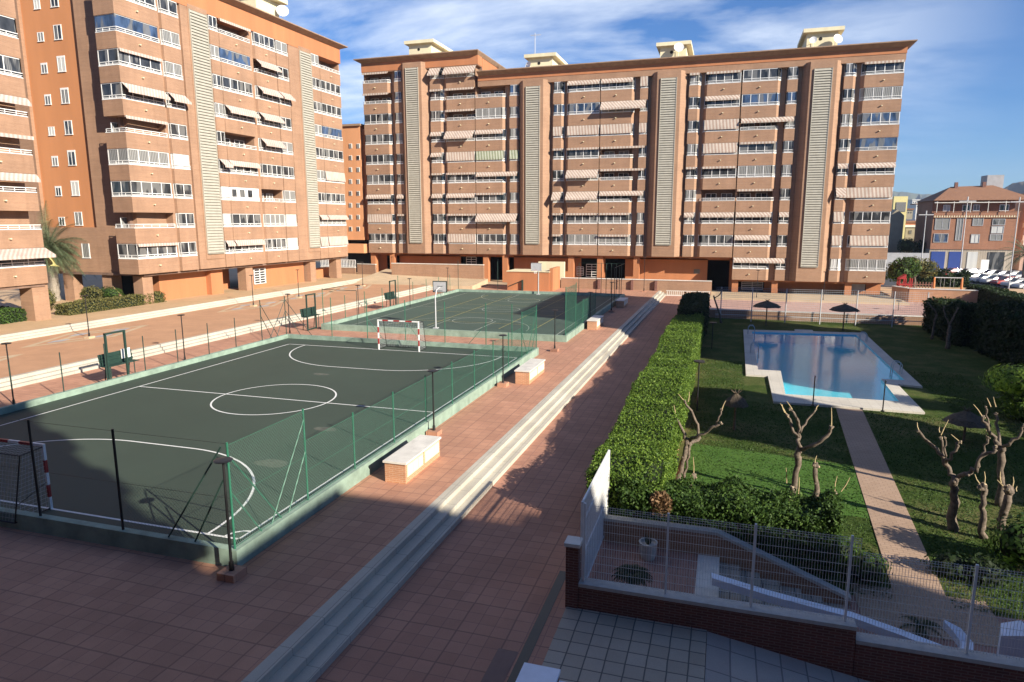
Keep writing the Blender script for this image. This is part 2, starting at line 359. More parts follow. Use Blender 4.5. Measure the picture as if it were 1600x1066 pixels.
def hedge(name, label, cat, x0, x1, y0, y1, z0, ztop, dens=110, size=.085, mat='leaf_mid', amp=.16, seed=1, faces='tlrfb', group=None, sheared=True, tufts=0):
    """ztop: number or function of (x, y)"""
    rng = np.random.default_rng(seed); zf = ztop if callable(ztop) else (lambda x, y: np.full_like(x, ztop))
    P = []; Nn = []
    H = float(np.max(zf(np.array([x0, x1]), np.array([y0, y1]))))-z0
    def put(n, nx, fx):
        u = rng.uniform(0, 1, n); v = rng.uniform(0, 1, n); p = fx(u, v); P.append(p); Nn.append(np.tile(np.array(nx, float), (n, 1)))
    Ax, Ay = x1-x0, y1-y0
    if 't' in faces: put(int(Ax*Ay*dens), (0, 0, 1), lambda u, v: np.stack([x0+u*Ax, y0+v*Ay, zf(x0+u*Ax, y0+v*Ay)], 1))
    def side(xa, ya, xb, yb, n):
        return lambda u, v: np.stack([xa+(xb-xa)*u, ya+(yb-ya)*u, z0+v*(zf(xa+(xb-xa)*u, ya+(yb-ya)*u)-z0)], 1)
    if 'l' in faces: put(int(H*Ay*dens), (-1, 0, 0), side(x0, y0, x0, y1, 0))
    if 'r' in faces: put(int(H*Ay*dens), (1, 0, 0), side(x1, y0, x1, y1, 0))
    if 'f' in faces: put(int(H*Ax*dens), (0, -1, 0), side(x0, y0, x1, y0, 0))
    if 'b' in faces: put(int(H*Ax*dens*.5), (0, 1, 0), side(x0, y1, x1, y1, 0))
    P = np.concatenate(P); Nn = np.concatenate(Nn)
    P = P+Nn*(lump(P, seed)*amp+rng.normal(0, amp*.35, len(P)))[:, None]
    # round the upper edges a little
    me = leafmesh(P, Nn, size, .45, .55, seed)
    core = MB(); nx = max(1, int(Ax/1.0)); ny = max(1, int(Ay/1.0)); ins = amp*1.1
    xs = np.linspace(x0+ins, x1-ins, nx+1); ys = np.linspace(y0+ins, y1-ins, ny+1); XX, YY = np.meshgrid(xs, ys, indexing='ij'); ZZ = zf(XX, YY)-ins
    vs = [(float(XX[i, j]), float(YY[i, j]), float(ZZ[i, j])) for i in range(nx+1) for j in range(ny+1)]
    W = ny+1; fs = [(i*W+j, (i+1)*W+j, (i+1)*W+j+1, i*W+j+1) for i in range(nx) for j in range(ny)]
    core.add(vs, fs)
    per = [i*W for i in range(nx+1)]+[nx*W+j for j in range(1, W)]+[i*W+ny for i in range(nx-1, -1, -1)]+[j for j in range(ny-1, 0, -1)]
    vv = [vs[i] for i in per]; n = len(vv)
    core.add(vv+[(a, b, z0) for a, b, c in vv], [(i, n+i, n+(i+1) % n, (i+1) % n) for i in range(n)])
    cm = bpy.data.meshes.new('core'); cm.from_pydata(core.v, [], core.f)
    m = join_mesh(name, [(cm, 0), (me, 1)], ['leaf_core', mat])
    o = bpy.data.objects.new(name, m); COL.objects.link(o); o['label'] = label; o['category'] = cat
    if group: o['group'] = group
    return o
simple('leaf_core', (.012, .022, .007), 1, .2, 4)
def blobcrown(name, centers, dens, size, mat, parent, seed=1, core=True, flat=.3, asp=.5):
    """centers: (x, y, z, rx, ry, rz)"""
    rng = np.random.default_rng(seed); P = []; Nn = []
    for (x, y, z, rx, ry, rz) in centers:
        n = int(dens*(rx*ry+ry*rz+rx*rz)/3*12.6); d = rng.normal(size=(n, 3)); d /= np.linalg.norm(d, axis=1)[:, None]
        r = rng.uniform(.62, 1.08, n)**.7; p = np.array([x, y, z])+d*np.array([rx, ry, rz])*(r*(1+.14*lump(d*2.2+x, seed)))[:, None]
        P.append(p); Nn.append(d)
    me = leafmesh(np.concatenate(P), np.concatenate(Nn), size, flat, asp, seed)
    ml = [(me, 1)]
    if core:
        c = MB()
        for (x, y, z, rx, ry, rz) in centers:
            pts = []; fs = []; n1, n2 = 6, 10
            for i in range(n1+1):
                t = math.pi*i/n1
                for j in range(n2):
                    q = 2*math.pi*j/n2; k = .66*(1+random.uniform(-.12, .12)); pts.append((x+rx*k*math.sin(t)*math.cos(q), y+ry*k*math.sin(t)*math.sin(q), z+rz*k*math.cos(t)))
            for i in range(n1):
                for j in range(n2): fs.append((i*n2+j, (i+1)*n2+j, (i+1)*n2+(j+1) % n2, i*n2+(j+1) % n2))
            c.add(pts, fs)
        cm = bpy.data.meshes.new('core'); cm.from_pydata(c.v, [], c.f); ml.append((cm, 0))
    m = join_mesh(name, ml, ['leaf_core', mat]); o = bpy.data.objects.new(name, m); COL.objects.link(o)
    if parent is not None:
        o.parent = parent; o.matrix_parent_inverse = Matrix.Translation(-parent.location)
    return o
# ------------------------------------------------------------------ apartment facades
FH = 2.95; PAR = 1.5                       # storey height, brick parapet height
class Frame:
    def __init__(s, O, U): s.O = Vector((*O, 0)); s.U = Vector((*U, 0)).normalized(); s.Nv = Vector((s.U.y, -s.U.x, 0))
    def p(s, u, w, z=0): return s.O+s.U*u+s.Nv*w+Vector((0, 0, z))
    def box(s, mb, u0, u1, w0, w1, z0, z1):
        return mb.prism([s.p(u0, w0)[:2], s.p(u1, w0)[:2], s.p(u1, w1)[:2], s.p(u0, w1)[:2]], z0, z1)
    def poly(s, mb, pts, z0, z1): return mb.prism([s.p(*q)[:2] for q in pts], z0, z1)
def strip(F, mb, pts, w, z0, z1):
    """thin upright band following plan polyline pts (u,w)"""
    for (a, b) in zip(pts[:-1], pts[1:]):
        d = Vector((b[0]-a[0], b[1]-a[1])); L = d.length; d /= L; n = Vector((-d.y, d.x))*w/2
        F.poly(mb, [(a[0]-n.x, a[1]-n.y), (b[0]-n.x, b[1]-n.y), (b[0]+n.x, b[1]+n.y), (a[0]+n.x, a[1]+n.y)], z0, z1)
def posts(F, mb, pts, step, w, z0, z1, ends=True):
    for (a, b) in zip(pts[:-1], pts[1:]):
        L = math.hypot(b[0]-a[0], b[1]-a[1]); n = max(1, round(L/step))
        for i in range(0 if ends else 1, n+1 if ends else n):
            t = i/n; u = a[0]+(b[0]-a[0])*t; v = a[1]+(b[1]-a[1])*t; F.box(mb, u-w/2, u+w/2, v-w/2, v+w/2, z0, z1)
def awning(F, u0, u1, z, kind, par, mat):
    mb = MB()
    if kind == 't':      # rolled up, only the lip shows
        F.box(mb, u0, u1, .02, .22, z-.16, z-.02); F.box(mb, u0, u1, .20, .23, z-.30, z-.1)
    else:
        drop, out = {'d': (.95, .95), 'p': (.42, .40), 'v': (1.02, .16), 's': (.7, .8), 'h': (.55, 1.1)}[kind]
        z1 = z-.05; t = .02
        a, b, c, d = F.p(u0, .03, z1), F.p(u1, .03, z1), F.p(u1, out, z1-drop), F.p(u0, out, z1-drop)
        up = Vector((0, 0, t)); mb.add([a, b, c, d, a+up, b+up, c+up, d+up], [(3, 2, 1, 0), (4, 5, 6, 7), (0, 1, 5, 4), (1, 2, 6, 5), (2, 3, 7, 6), (3, 0, 4, 7)])
        F.box(mb, u0, u1, out-.01, out+.02, z1-drop-.2, z1-drop+.01)
    return part('awning', mb, mat, par)
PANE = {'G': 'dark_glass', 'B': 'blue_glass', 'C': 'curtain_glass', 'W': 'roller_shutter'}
def glazing(F, pts, step, z0, z1, par, pane, rail=True, mixp=None):
    fr = MB(); ru = MB(); pn = MB()
    strip(F, fr, pts, .07, z0, z0+.07); strip(F, fr, pts, .07, z1-.07, z1)
    posts(F, fr, pts, step, .075, z0, z1)
    strip(F, pn, pts, .02, z0+.05, z1-.05)
    f = part('window_frame', fr, 'white_paint', par); part('pane', pn, PANE[pane], par)
def railing(F, pts, z0, par, off=.06):
    mb = MB(); q = [(a, b+off) for a, b in pts]
    strip(F, mb, q, .05, z0+.30, z0+.36); strip(F, mb, q, .03, z0+.14, z0+.18)
    posts(F, mb, q, .95, .04, z0, z0+.33); strip(F, mb, pts, .16, z0-.04, z0+.03)
    part('railing', mb, 'white_paint', par)
def plan(u0, u1, c0, c1, d, ins=0):
    """front polyline of a bay: chamfer c0 on the left, c1 on the right, depth d"""
    p = []
    if c0 > .01: p.append((u0-c0+ins, -d))
    p += [(u0+ins, -ins), (u1-ins, -ins)]
    if c1 > .01: p.append((u1+c1-ins, -d))
    return p
def unit(F, root, u0, u1, z, code, c0=.45, c1=.45, d=.55, side=0, big=True, aw='striped_awning', brickm='brown_brick', cut=None, awspan=None):
    """one storey of one bay. code: kind of opening + optional awning letter"""
    kind = code[0]; awk = code[1:] if len(code) > 1 else ''
    pb = MB(); pp = [(u0-c0, -d)] + [(u0, 0), (u1, 0)] + [(u1+c1, -d)]
    if c0 <= .01: pp = [(u0, -d), (u0, 0), (u1, 0), (u1+c1, -d)]
    if c1 <= .01: pp = pp[:-1]+[(u1, -d)]
    if side: pp = [(u0, -side), (u0, 0), (u1, 0), (u1, -d), (u0+1.25, -d), (u0+1.25, -side)]
    F.poly(pb, pp, z, z+PAR-.045)
    par = part('balcony' if big else 'window_bay', pb, brickm, root)
    zz = z+PAR
    pl = plan(u0, u1, c0, c1, d, .09)
    if side: pl = [(u0+.09, -side)]+pl
    railing(F, ([(u0+.06, -side)] if side else [])+plan(u0, u1, c0, c1, d, .06), zz-.0, par)
    if big:
        sp = MB(); um = (u0+u1)/2; F.box(sp, um-.07, um+.07, 0, .2, z+.72, z+.82); part('drain_spout', sp, 'cream_plaster', par)
    if kind in 'GBCW':
        glazing(F, pl, (u1-u0)/(4 if big and (u1-u0) > 3.2 else (3 if big else 2))+.001, zz+.03, z+FH-.01, par, kind)
    elif kind == 'P':    # white boarded
        fr = MB(); strip(F, fr, pl, .06, zz+.03, z+FH-.01); part('window_frame', fr, 'white_paint', par)
        n = 3; w = (u1-u0)
        for i in range(n):
            a = u0+.25+i*w*.27; pn = MB(); F.box(pn, a, a+w*.15, -.05, -.03, zz+.35, z+FH-.25); part('pane', pn, 'dark_glass', par)
    elif kind == 'F':    # frameless folding glass
        pn = MB(); strip(F, pn, pl, .02, zz+.05, z+FH-.03); part('pane', pn, 'blue_glass', par)
        fr = MB(); strip(F, fr, pl, .05, z+FH-.06, z+FH-.01); part('window_frame', fr, 'white_paint', par)
    elif kind == 'O':    # open loggia: a door and window in the back wall
        bw = -d-1.15; fr = MB(); w = u1-u0; gm = random.choice(['dark_glass', 'curtain_glass'])
        for a, b in ((.10, .42), (.58, .9)):
            pn = MB(); F.box(pn, u0+w*a, u0+w*b, bw, bw+.03, zz-.0, z+FH-.45); part('pane', pn, gm, par)
            for k in range(3):
                uu = u0+w*(a+(b-a)*k/2); F.box(fr, uu-.035, uu+.035, bw+.03, bw+.07, zz-.2, z+FH-.45)
            F.box(fr, u0+w*a, u0+w*b, bw+.03, bw+.07, z+FH-.5, z+FH-.45)
        part('window_frame', fr, 'white_paint', par)
    if awk:
        a0, a1 = awspan or (u0-c0*.5, u1+c1*.5); awning(F, a0+.05, a1-.05, z+FH, awk, par, aw)
    return par
def louvres(F, root, u0, u1, c, dep, z0, z1, zl0, zl1, brickm='brown_brick', frac=.66, base=0.0):
    mb = MB(); F.poly(mb, [(u0-c, -base), (u0, dep), (u1, dep), (u1+c, -base)], z0, z1)
    par = part('service_shaft', mb, brickm, root)
    m = (u0+u1)/2; h = (u1-u0)*frac/2; g = MB(); F.box(g, m-h, m+h, dep, dep+.03, zl0, zl1); lp = MB()
    n = int((zl1-zl0)/.30)
    for i in range(n):
        a = zl0+.05+i*(zl1-zl0-.05)/n
        p = [F.p(m-h+.02, dep+.03, a+.02), F.p(m+h-.02, dep+.03, a+.02)]
        q = [F.p(m-h+.02, dep+.13, a), F.p(m+h-.02, dep+.13, a)]; up = Vector((0, 0, .17)); up2 = Vector((0, 0, .23))
        # sloping slat
        lp.add([q[0], q[1], q[1]+Vector((0, 0, .05)), q[0]+Vector((0, 0, .05)), p[0]+up, p[1]+up, p[1]+up2, p[0]+up2],
               [(0, 1, 2, 3), (7, 6, 5, 4), (3, 2, 6, 7), (4, 5, 1, 0), (0, 3, 7, 4), (1, 5, 6, 2)])
    for a, b in ((m-h-.05, m-h+.02), (m+h-.02, m+h+.05)): F.box(lp, a, b, dep, dep+.14, zl0, zl1)
    F.box(lp, m-h, m+h, dep, dep+.16, zl0-.06, zl0)
    part('louvre_backing', g, 'louvre_gap', par); part('louvre_panel', lp, 'louvre_beige', par)
def bands(F, mb, u0, u1, wb, wf, z0, nlev):
    for k in range(nlev): F.box(mb, u0, u1, wb, wf, z0+k*FH, z0+k*FH+PAR)
def cornice(F, root, outline, z, over=.7):
    """outline: plan points (u,w) of the roof edge"""
    mb = MB(); F.poly(mb, outline, z, z+.16); return mb
# ================= far block ==================
FF = Frame((0, 80.55), (1, 0)); Z0 = 1.07
far = thing('apartment_block', 'wide brown brick apartment block beyond the courts with four tall beige louvred shafts', 'apartment building', (13, 81, -.3))
wall = MB(); dd = .55; wb = -dd-1.2
def levels(u0, u1, k0, k1, piers):
    """bands, back wall and piers of a bay over levels k0..k1"""
    wall = MB()
    for k in range(k0, k1+1):
        z = Z0+k*FH
        FF.box(wall, u0, u1, wb, -dd, z, z+PAR)
        for a, b in piers: FF.box(wall, a, b, wb, -dd, z+PAR, z+FH)
    part('wall', wall, 'brown_brick', far)
levels(-23.0, -16.2, 1, 9, [(-23.0, -22.85), (-18.35, -17.35), (-16.9, -16.2)])
levels(-12.3, -5.1, 1, 9, [(-12.3, -12.1), (-10.2, -9.75), (-5.2, -5.1)])
levels(-5.1, 2.4, 1, 8, [(-5.1, -5.0), (-.7, .1), (1.5, 2.4)])
levels(6.0, 20.6, 1, 8, [(6.0, 6.4), (7.7, 8.4), (12.85, 13.15), (17.4, 18.3), (19.2, 20.6)])
levels(24.2, 31.1, 1, 8, [(24.2, 24.6), (25.8, 26.7), (31.0, 31.1)])
levels(31.1, 39.2, 0, 8, [(31.1, 31.25), (35.6, 36.4), (37.6, 39.2)])
levels(42.5, 49.5, 0, 8, [(42.5, 42.9), (44.1, 45.0), (49.35, 49.5)])
back = MB(); FF.box(back, -23.0, -4.6, wb-.3, wb, Z0+FH, Z0+10*FH); FF.box(back, -4.6, 31.1, wb-.3, wb, Z0+FH, Z0+9*FH); FF.box(back, 31.1, 49.5, wb-.3, wb, Z0, Z0+9*FH)
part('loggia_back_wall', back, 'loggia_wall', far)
body = MB(); FF.box(body, -23.0, -4.6, -11.5, wb-.3, Z0+FH, Z0+10*FH+1.5); FF.box(body, -4.6, 31.1, -11.5, wb-.3, Z0+FH, Z0+9*FH+1.2); FF.box(body, 31.1, 49.5, -11.5, wb-.3, Z0, Z0+9*FH+1.2)
part('side_wall', body, 'orange_plaster', far)
# codes top -> bottom
LB = {}
def column(keys_u, codes, top, **kw):
    u0, u1 = keys_u
    for i, c in enumerate(codes):
        if c == '-': continue
        cc = c; am = 'striped_awning'
        if '!' in cc: am = 'green_awning'; cc = cc.replace('!', '')
        span = None
        if '>' in cc: cc = cc.replace('>', ''); span = kw.get('span')
        unit(FF, far, u0, u1, Z0+(top-i)*FH, cc, aw=am, awspan=span, **{k: v for k, v in kw.items() if k != 'span'})
column((-22.9, -18.85), ['Ot', 'Ot', 'G', 'G', 'G', 'G', 'Gp', 'Gv', 'G'], 9, c0=.05, c1=.4)
column((-17.75, -16.5), ['B', 'B', 'C', 'C', 'G', 'G', 'Gp', 'Gt', 'G'], 9, c0=.05, c1=.05, d=.4, big=False)
column((-12.0, -10.4), ['Gd', 'Gt', 'G', 'Gp', 'Gp', 'Gt', 'Gp', 'G', 'G'], 9, c0=.05, c1=.45, big=False)
column((-9.45, -5.12), ['Od>', 'Ot', 'Ot', 'Gd', 'Gv', 'Gt', 'Gp', 'Gt', 'Gv'], 9, c0=.4, c1=0.0, span=(-9.7, -4.75))
column((-5.02, -.95), ['O', 'C', 'Gp', 'Gv!', 'Gp>', 'Gt', 'Gd>', 'G'], 8, c0=0.0, c1=.45, span=(-4.95, 1.35))
column((.1, 1.4), ['B', 'C', 'C', 'Gv!', 'G', 'C', 'G', 'C'], 8, c0=.05, c1=.05, d=.4, big=False)
column((6.45, 7.6), ['G', 'B', 'Gv', 'Gt', 'G', 'Gd', 'Gt', 'Gt'], 8, c0=.05, c1=.4, big=False)
column((8.6, 12.95), ['Gp', 'B', 'Gv', 'Gt', 'Gd', 'Gd', 'Gt', 'C'], 8, c0=.35, c1=0)
column((13.05, 17.2), ['Gp', 'Gd>', 'Gv', 'Ot>', 'Ot>', 'Gp>', 'Gt', 'Ct'], 8, c0=0, c1=.4, span=(13.1, 19.2))
column((18.3, 19.3), ['Gv', 'G', 'Gv', 'G', 'G', 'G', 'C', 'G'], 8, c0=.05, c1=.05, d=.4, big=False)
column((24.6, 25.75), ['Ct', 'G', 'G', 'C', 'Gt', 'C', 'Cp', 'G'], 8, c0=.05, c1=.35, big=False)
column((26.85, 31.02), ['Gt', 'Gp', 'Gv', 'Gv', 'Gt', 'O', 'Gp', 'G'], 8, c0=.35, c1=0)
column((31.15, 35.4), ['G', 'B', 'Op>', 'Gt', 'C', 'Ot', 'Gp', 'Gp', 'Gp>'], 8, c0=0, c1=.4, span=(31.2, 37.6))
column((36.5, 37.7), ['G', 'B', 'C', 'G', 'C', 'G', 'Gp', 'G', 'G'], 8, c0=.05, c1=.05, d=.4, big=False)
column((42.95, 43.95), ['B', 'G', 'C', 'G', 'Gp', 'Gd', 'Gv', 'Gv', 'W'], 8, c0=.05, c1=.4, big=False)
column((45.2, 49.45), ['Gt', 'C', 'B', 'F', 'Gp', 'Gv>', 'G', 'Gv', 'C'], 8, c0=.4, c1=.0, span=(43.4, 49.4))
louvres(FF, far, -16.0, -13.1, .9, .55, Z0+FH, Z0+10*FH+.9, Z0+FH+1.6, Z0+10*FH+.15, base=.5)
louvres(FF, far, 2.25, 5.15, .9, .55, Z0+FH, Z0+9*FH+.35, Z0+FH+1.6, Z0+9*FH-.5, base=.5)
louvres(FF, far, 20.55, 23.55, .9, .55, Z0+FH, Z0+9*FH+.35, Z0+FH+1.6, Z0+9*FH-.5, base=.5)
louvres(FF, far, 39.0, 42.0, .8, .55, Z0, Z0+9*FH+.35, Z0+1.9, Z0+9*FH-.5, base=.5)
fz = MB(); zt = Z0+9*FH; FF.box(fz, -4.6, 49.5, wb, -.02, zt, zt+.75); FF.box(fz, -23.0, -4.6, wb, -.02, zt+FH, zt+FH+.1)
part('brick_frieze', fz, 'brown_brick', far)
fz = MB(); FF.box(fz, -4.58, 49.55, wb, .03, zt+.75, zt+1.45); FF.box(fz, -23.05, -4.55, wb, .03, zt+FH+.1, zt+FH+1.35); part('plaster_frieze', fz, 'orange_plaster', far)
co = MB()
def slopecornice(u0, u1, z, left, right):
    a = (u0-left, u1+right)
    lo = [FF.p(u0, .03, z), FF.p(u1, .03, z), FF.p(u1, -11.4, z), FF.p(u0, -11.4, z)]
    hi = [FF.p(a[0], .85, z+.42), FF.p(a[1], .85, z+.42), FF.p(a[1], -12.2, z+.42), FF.p(a[0], -12.2, z+.42)]
    hi2 = [p+Vector((0, 0, .12)) for p in hi]
    co.add(lo+hi+hi2, [(0, 3, 2, 1), (0, 1, 5, 4), (1, 2, 6, 5), (2, 3, 7, 6), (3, 0, 4, 7), (4, 5, 9, 8), (5, 6, 10, 9), (6, 7, 11, 10), (7, 4, 8, 11), (8, 9, 10, 11)])
slopecornice(-4.5, 49.55, zt+1.45, 0, .8); slopecornice(-23.05, -4.55, zt+FH+1.35, .8, .3)
part('cornice', co, 'cornice_stone', far)
# ground floor: recessed plaster wall, piers and dark garage mouths
gw = MB(); gy = -2.4
solid = [(-23.0, -21.2), (-18.9, -8.6), (-4.95, -3.8), (0, 10.2), (12.7, 13.7), (16.6, 27.9), (30.8, 31.3), (35.4, 45.5), (47.8, 49.5)]
for a, b in solid: FF.box(gw, a, b, gy-.3, gy, -.8, (Z0+FH if a < 31 else Z0))
FF.box(gw, -21.2, 31.1, gy-.3, gy, 3.5, Z0+FH); FF.box(gw, 35.3, 49.5, gy-.28, gy-.02, -.8, -.2)
part('ground_floor_wall', gw, 'orange_plaster', far)
for u in (-22.9, -19.6, -4.2, -1.2, 8.7, 12.9, 18.0, 31.2, 36.2, 45.0):
    pr = MB(); FF.box(pr, u, u+.8, -1.3, -.5, -.8, (Z0+FH if u < 31 else Z0)); part('pier', pr, 'orange_plaster', far)
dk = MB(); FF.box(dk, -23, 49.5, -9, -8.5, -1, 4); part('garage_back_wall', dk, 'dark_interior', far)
sf = MB(); FF.box(sf, -23, 31.1, -11.3, -.6, Z0+FH-.25, Z0+FH-.01); FF.box(sf, 31.15, 49.5, -11.3, -.6, Z0-.25, Z0-.01); part('soffit', sf, 'orange_plaster', far)
gd = MB(); FF.box(gd, 45.6, 47.7, gy-.2, gy-.1, -.7, .9)
for i in range(8): FF.box(gd, 45.6, 47.7, gy-.1, gy-.07, -.6+i*.2, -.55+i*.2)
part('garage_door', gd, 'roller_shutter', far)
gr = MB()
for (a, b, z0_, z1_) in ((-7.6, -6.0, 1.6, 3.4), (11.0, 12.6, .8, 2.6), (9.6, 10.6, 1.0, 2.2), (32.5, 35.2, -.4, .8)):
    for i in range(6): zz = z0_+(z1_-z0_)*i/5; FF.box(gr, a, b, gy+.05, gy+.09, zz, zz+.08)
    for i in range(3): uu = a+(b-a)*i/2; FF.box(gr, uu-.03, uu+.03, gy+.03, gy+.07, z0_, z1_)
part('window_grille', gr, 'white_paint', far)
lv = MB(); FF.box(lv, 26.1, 26.9, gy+.01, gy+.06, 1.6, 2.2); part('vent', lv, 'louvre_gap', far)
# lift housings on the roof
def dish(c, r, dirv, par, arm=.5):
    mb = MB(); d = Vector(dirv).normalized(); a = d.orthogonal().normalized(); b = d.cross(a); c = Vector(c); vs = [c]; n = 14
    for rr, o in ((.5, .06), (1, .22)):
        for i in range(n): t = 2*math.pi*i/n; vs.append(c+(a*math.cos(t)+b*math.sin(t))*r*rr+d*r*o)
    fs = [(0, 1+i, 1+(i+1) % n) for i in range(n)]+[(1+i, 1+n+i, 1+n+(i+1) % n, 1+(i+1) % n) for i in range(n)]
    mb.add(vs, fs); mb.tube(c, c+d*r*.9, .02); mb.tube(c, c-d*arm, .03); mb.tube(c-d*arm, c-d*arm+Vector((0, 0, -.8)), .03)
    return part('satellite_dish', mb, 'white_paint', par)
for i, (x0, x1, zb, zt2, dl) in enumerate(((-17.3, -12.9, 32.2, 34.9, 0), (1.4, 5.7, 29.4, 31.7, 1), (19.9, 24.1, 29.4, 31.9, 2), (38.2, 42.6, 29.4, 32.2, 3))):
    h = MB(); h.box(x0+.5, x1-.3, 84, 91.2, zb, zt2); hp = part('lift_housing', h, 'cream_plaster', far)
    s = MB(); s.box(x0, x1+.35, 83.4, 91.9, zt2, zt2+.45); part('roof_slab', s, 'cream_plaster', hp)
    v = MB(); cx = (x0+x1)/2-.1
    v.add([(cx+.22*math.cos(t*math.pi/5), 83.98, zt2-.75+.22*math.sin(t*math.pi/5)) for t in range(10)], [tuple(range(10))]); part('round_vent', v, 'dark_interior', hp)
    if dl == 2: dish((x1-1.2, 83.3, zt2-.4), .65, (.15, -1, .35), far)
    if dl == 3: dish((x1-.4, 83.3, zt2-1.1), .6, (.5, -1, .35), far); dish((cx-.9, 83.4, zt2-1.0), .45, (-.1, -1, .35), far)
    if dl == 1: dish((x0+.7, 83.3, zt2-1.1), .55, (-.6, -1, .3), far)
an = MB(); an.tube((2.3, 86, 32), (2.3, 86, 35.6), .05); an.tube((1.6, 86, 35.3), (3.2, 86, 35.3), .03)
for k in range(5): an.tube((1.8+k*.3, 85.6, 35.3), (1.8+k*.3, 86.4, 35.3), .02)
part('aerial', an, 'galvanised', far)
# ================= left block ==================
La, Lb = (-23.6, 37.1), (-22.2, 73.3); LF = Frame(La, (Lb[0]-La[0], Lb[1]-La[1])); LL = 36.23; ZL = 3.83
lb = thing('apartment_block', 'tall slanting apartment block left of the courts, its plastered end wall beside the palm', 'apartment building', (-26, 55, .8))
W = MB(); d2 = .3; wl = -d2-1.25
def lev2(u0, u1, piers, n=9):
    for k in range(n):
        z = ZL+k*FH; LF.box(W, u0, u1, wl, -d2, z, z+PAR)
        for a, b in piers: LF.box(W, a, b, wl, -d2, z+PAR, z+FH)
lev2(1.0, 9.0, [(4.95, 5.3), (7.55, 9.0)]); lev2(11.2, 27.3, [(11.2, 11.6), (12.95, 13.1), (17.9, 18.6), (22.3, 22.5), (24.7, 27.3)])
lev2(29.2, LL, [(29.2, 29.45), (31.25, 31.4), (36.0, LL)])
# flush shaft fronts
for a, b in ((7.85, 11.55), (24.85, 29.35)): LF.box(W, a, b, -d2, -.06, ZL, ZL+9*FH)
part('wall', W, 'brown_brick', lb)
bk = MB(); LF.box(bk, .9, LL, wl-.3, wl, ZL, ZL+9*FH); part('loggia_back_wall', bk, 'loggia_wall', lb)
def col2(u0, u1, codes, **kw):
    for i, c in enumerate(codes): unit(LF, lb, u0, u1, ZL+(8-i)*FH, c, aw='rose_awning', d=kw.get('d', d2), **{k: v for k, v in kw.items() if k != 'd'})
col2(.0, 4.9, ['G', 'F', 'Gt', 'Gs', 'Ot', 'C', 'G', 'O', 'Gt'], c0=0, c1=0, d=1.15, side=2.5)
col2(5.35, 7.55, ['G', 'C', 'C', 'Gs', 'G', 'W', 'G', 'G', 'G'], c0=.05, c1=.05, big=False)
col2(11.65, 12.95, ['G', 'C', 'G', 'C', 'G', 'Gs', 'W', 'W', 'Gp'], c0=.05, c1=.05, big=False)
col2(13.1, 17.9, ['Ot', 'F', 'G', 'Gs', 'O', 'Gp', 'P', 'G', 'Gp'], c0=.1, c1=.1)
col2(18.65, 22.3, ['G', 'Os', 'Gs', 'Gs', 'Gs', 'G', 'O', 'C', 'G'], c0=.1, c1=.1)
col2(22.5, 24.7, ['C', 'G', 'Gs', 'G', 'C', 'G', 'C', 'W', 'W'], c0=.05, c1=.05, big=False)
col2(29.45, 31.2, ['C', 'G', 'G', 'C', 'G', 'C', 'G', 'Cp', 'Gv'], c0=.05, c1=.05, big=False)
col2(31.35, 36.0, ['O', 'G', 'G', 'F', 'G', 'Gv', 'G', 'Cp', 'Cv'], c0=.1, c1=.05)
for a, b in ((8.95, 11.3), (27.0, 29.2)): louvres(LF, lb, a-.15, b+.15, .02, .02, ZL+1.0, ZL+9*FH+.3, ZL+1.6, ZL+9*FH-.2, frac=.88, base=.06)
fz = MB(); LF.box(fz, .9, LL, wl, -.02, ZL+9*FH, ZL+9*FH+1.9); part('plaster_frieze', fz, 'orange_plaster', lb)
co = MB(); zc = ZL+9*FH+1.9
lo = [LF.p(-.1, -.02, zc), LF.p(LL, -.02, zc), LF.p(LL, -14, zc), LF.p(-.1, -14, zc)]; hi = [LF.p(-.6, .8, zc+.35), LF.p(LL+.8, .8, zc+.35), LF.p(LL+.8, -14, zc+.35), LF.p(-.6, -14, zc+.35)]
hi2 = [p+Vector((0, 0, .12)) for p in hi]
co.add(lo+hi+hi2, [(0, 3, 2, 1), (0, 1, 5, 4), (1, 2, 6, 5), (2, 3, 7, 6), (3, 0, 4, 7), (4, 5, 9, 8), (5, 6, 10, 9), (6, 7, 11, 10), (7, 4, 8, 11), (8, 9, 10, 11)])
part('cornice', co, 'cornice_stone', lb)
